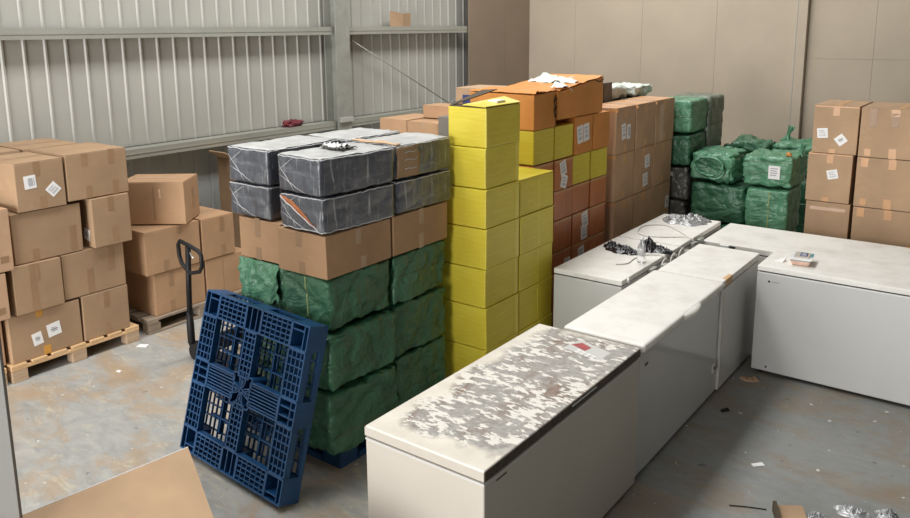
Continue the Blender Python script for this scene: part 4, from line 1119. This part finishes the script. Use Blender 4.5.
# food tray
t = thing('food_tray', 'small clear food tray with pink contents on the wide right freezer', 'tray', (-1.335, 6.22, .8605), .12)
MB().hexa([(-.055, -.075, 0), (.055, -.075, 0), (.055, .075, 0), (-.055, .075, 0), (-.075, -.10, .05), (.075, -.10, .05), (.075, .10, .05), (-.075, .10, .05)], .006).build('tray_body', M['film_clear'], t)
MB().hexa([(-.056, -.077, .002), (.056, -.077, .002), (.056, .077, .002), (-.056, .077, .002), (-.072, -.097, .036), (.072, -.097, .036), (.072, .097, .036), (-.072, .097, .036)], .004).build('contents', M['pink'], t)
MB().box(-.079, .079, -.104, .104, .048, .053, .002).build('tray_rim', M['cap_white'], t)
l = MB().box(-.050, .058, -.055, .098, .0525, .060, .002).build('tray_label', M['enamel_cream'], t)
MB().box(-.012, .040, -.02, .085, .060, .0612).build('label_print', M['navy'], l)
m = MB()
for k in range(3): m.box(-.004, .03, .0+.025*k, .008+.025*k, .0612, .0618)
m.build('label_lines', M['paper'], l)
MB().box(.062, .078, .0, .09, .052, .058).build('side_label', M['teal'], t)
t = MB().hexa([(-.035, -.03, 0), (.03, -.02, 0), (.035, .04, 0), (.03, .045, 0), (-.035, -.028, .004), (.03, -.018, .004), (.035, .042, .025), (.03, .047, .025)]).build('paper_scrap', M['paper']); t.location = (-1.48, 6.17, .861)
tag(t, 'little folded paper triangle beside the food tray', 'paper')

# ================================================================== FLOOR AND GIRT BITS
t = thing('folded_card', 'folded brown cardboard piece standing on the upper wall rail', 'cardboard', (-7.375, 8.66, 2.656))
MB().hexa([(-.005, -.20, 0), (.005, -.20, 0), (.05, .02, 0), (.04, .02, 0), (-.005, -.20, .21), (.005, -.20, .21), (.05, .02, .175), (.04, .02, .175)]).build('panel', M['card'], t)
MB().hexa([(.04, .02, 0), (.05, .02, 0), (.02, .22, 0), (.01, .22, 0), (.04, .02, .175), (.05, .02, .175), (.02, .22, .185), (.01, .22, .185)]).build('panel', M['card'], t)
# big carton in the foreground, one flap raised towards the room
A = Vector((-2.989, 1.951, .75)); B = Vector((-3.078, 1.24, .75))
d = (B-A).normalized(); L = (B-A).length
t = thing('open_carton', 'large tan carton in the near left corner, its broad flap tilted up', 'box', (A.x, A.y, 0), math.atan2(d.y, d.x))
inw = Vector((-d.y, d.x, 0))   # local +y
s = 1 if inw.x > 0 else -1
w = .62
C1 = .22
y0 = s*.40; y1 = s*(.40+w)
ya, yb = min(y0, y1), max(y0, y1)
MB().box(.10, L+.5, ya, yb, 0, .60, .004).build('body', M['card_light'], t)
fl = [(0, 0, .75), (L+.45, 0, .75), (L+.5, s*.40, .598), (.10, s*.40, .598)]
MB().tube([(0, 0, .7495), (L+.45, 0, .7495)], .003, 6).build('flap_edge_highlight', M['paper'], t)  # white tube paints the highlight along the flap's free edge
MB().hexa([Vector(p)-Vector((0, 0, .004)) for p in fl]+[Vector(p)+Vector((0, 0, .001)) for p in fl]).build('lid_flap', M['card_light'], t)
def flat(name, label, cat, loc, rz, w, h, mat, th=.003):
    o = MB().hexa([(-w/2, -h/2, 0), (w/2, -h*.4, 0), (w*.45, h/2, 0), (-w*.5, h*.42, 0), (-w/2, -h/2, th), (w/2, -h*.4, th), (w*.45, h/2, th*2), (-w*.5, h*.42, th)]).build(name, M[mat])
    o.location = loc; o.rotation_euler = (0, 0, rz); return tag(o, label, cat)
flat('paper_slip', 'white paper slip on the open grey floor right of the freezers', 'paper', (-1.152, 4.645, .001), .75, .075, .035, 'paper')
flat('paper_slip', 'white paper slip on the floor beside the left pallet', 'paper', (-5.907, 3.502, .001), .4, .09, .06, 'paper')
flat('paper_flake', 'tiny pale flake on the floor in front of the left pallet', 'paper', (-5.60, 3.10, .001), .2, .04, .025, 'paper')
flat('dark_scrap', 'small dark scrap on the floor beside the glossy freezer', 'scrap', (-1.539, 5.22, .001), .9, .06, .025, 'rubber', .008)
t = crumple('cardboard_scrap', 'crumpled brown cardboard strip at the foot of the taped freezer', 'scrap', (-1.56, 5.80, .001), [(0, 0, .06, .02, .008), (.04, .03, .04, .02, .01)], 'card_pink', 17)
t = thing('cardboard_scrap', 'torn brown cardboard piece at the bottom frame edge', 'scrap', (-.86, 4.20, 0), .5)
MB().hexa([(-.06, -.10, .0), (.07, -.09, .0), (.08, .05, .0), (-.05, .07, .0), (-.06, -.10, .03), (.07, -.09, .05), (.08, .05, .05), (-.05, .07, .03)], .003).build('panel', M['card'], t)
MB().hexa([(-.085, -.10, .0), (-.065, -.10, .0), (-.055, .06, .0), (-.075, .06, .0), (-.085, -.10, .05), (-.065, -.10, .05), (-.055, .06, .06), (-.075, .06, .06)]).build('torn_edge', M['card_dark'], t)
crumple('crumpled_foil', 'crumpled silver foil nearest the torn cardboard', 'foil', (-.74, 4.27, .001), [(0, 0, .06, .05, .02)], 'silver', 23)
crumple('crumpled_foil', 'larger crumpled silver foil at the bottom right frame edge', 'foil', (-.585, 4.43, .001), [(0, 0, .085, .06, .035)], 'silver', 25)
crumple('crumpled_foil', 'crumpled foil with dark folds rightmost at the bottom frame edge', 'foil', (-.425, 4.515, .001), [(0, 0, .06, .06, .03), (.01, -.02, .03, .04, .03)], 'silver', 27)
cable('dark wire lying on the floor before the torn cardboard', [(-1.16, 4.12, .004), (-1.07, 4.165, .004), (-.98, 4.20, .004)], .003, 'wire').data.materials[0] = M['rubber']

# ================================================================== LIGHT
m = MB(); m.box(-9, 13.1, -6.1, 13, 6.5, 6.6)
struct(m.build('ceiling', M['ceil']))
struct(MB().box(13, 13.1, -6.1, 13, 0, 6.5).build('wall_right', M['ceil']))
m = MB(); m.box(-9, -6.6, -6.1, -6, 0, 6.5); m.box(-.2, 13, -6.1, -6, 0, 6.5); m.box(-6.6, -.2, -6.1, -6, 4.0, 6.5)
struct(m.build('wall_front', M['sheet']))
struct(MB().box(-9.1, -7.6, -6.1, 13, 4.55, 6.5).build('wall_left_upper', M['sheet']))
w = bpy.data.worlds.new('World'); sc.world = w; w.use_nodes = True
bg = w.node_tree.nodes['Background']; bg.inputs[0].default_value = (.93, .96, 1, 1); bg.inputs[1].default_value = 1.0
def area(name, loc, rot, sx, sy, power, col=(1, 1, 1)):
    l = bpy.data.lights.new(name, 'AREA'); l.shape = 'RECTANGLE'; l.size = sx; l.size_y = sy; l.energy = power; l.color = col
    o = bpy.data.objects.new(name, l); o.location = loc; o.rotation_euler = rot; COL.objects.link(o); return o
area('rooflight', (-4.5, 5.5, 6.45), (0, 0, 0), 1.6, 12, 640, (1, 1, .99))
area('loading_door_daylight', (-3.4, -5.9, 2.0), (math.radians(90), 0, 0), 6.2, 3.9, 1080, (1, 1, 1))

# ================================================================== CAMERA
cam = bpy.data.cameras.new('camera'); co = bpy.data.objects.new('camera', cam); COL.objects.link(co)
F, YAW, PITCH, ROLL, PY = 791.18, -.638022, .191183, -.006736, 180.0
cy_, sy_, cp, sp = math.cos(YAW), math.sin(YAW), math.cos(PITCH), math.sin(PITCH)
fwd = Vector((sy_*cp, cy_*cp, -sp)); right = Vector((cy_, -sy_, 0)); upv = right.cross(fwd)
r2 = right*math.cos(ROLL)+upv*math.sin(ROLL); u2 = -right*math.sin(ROLL)+upv*math.cos(ROLL)
mw = Matrix.Identity(4)
for i in range(3): mw[i][0], mw[i][1], mw[i][2] = r2[i], u2[i], -fwd[i]
mw.translation = Vector((0, 0, 2.643))
co.matrix_world = mw
cam.sensor_fit = 'HORIZONTAL'; cam.sensor_width = 36; cam.lens = F/910*36
cam.shift_y = -(259-PY)/910; cam.clip_start = .05
sc.camera = co
vs = sc.view_settings; vs.view_transform = 'Standard'; vs.look = 'None'; vs.gamma = 1; vs.use_curve_mapping = False; vs.exposure = 0
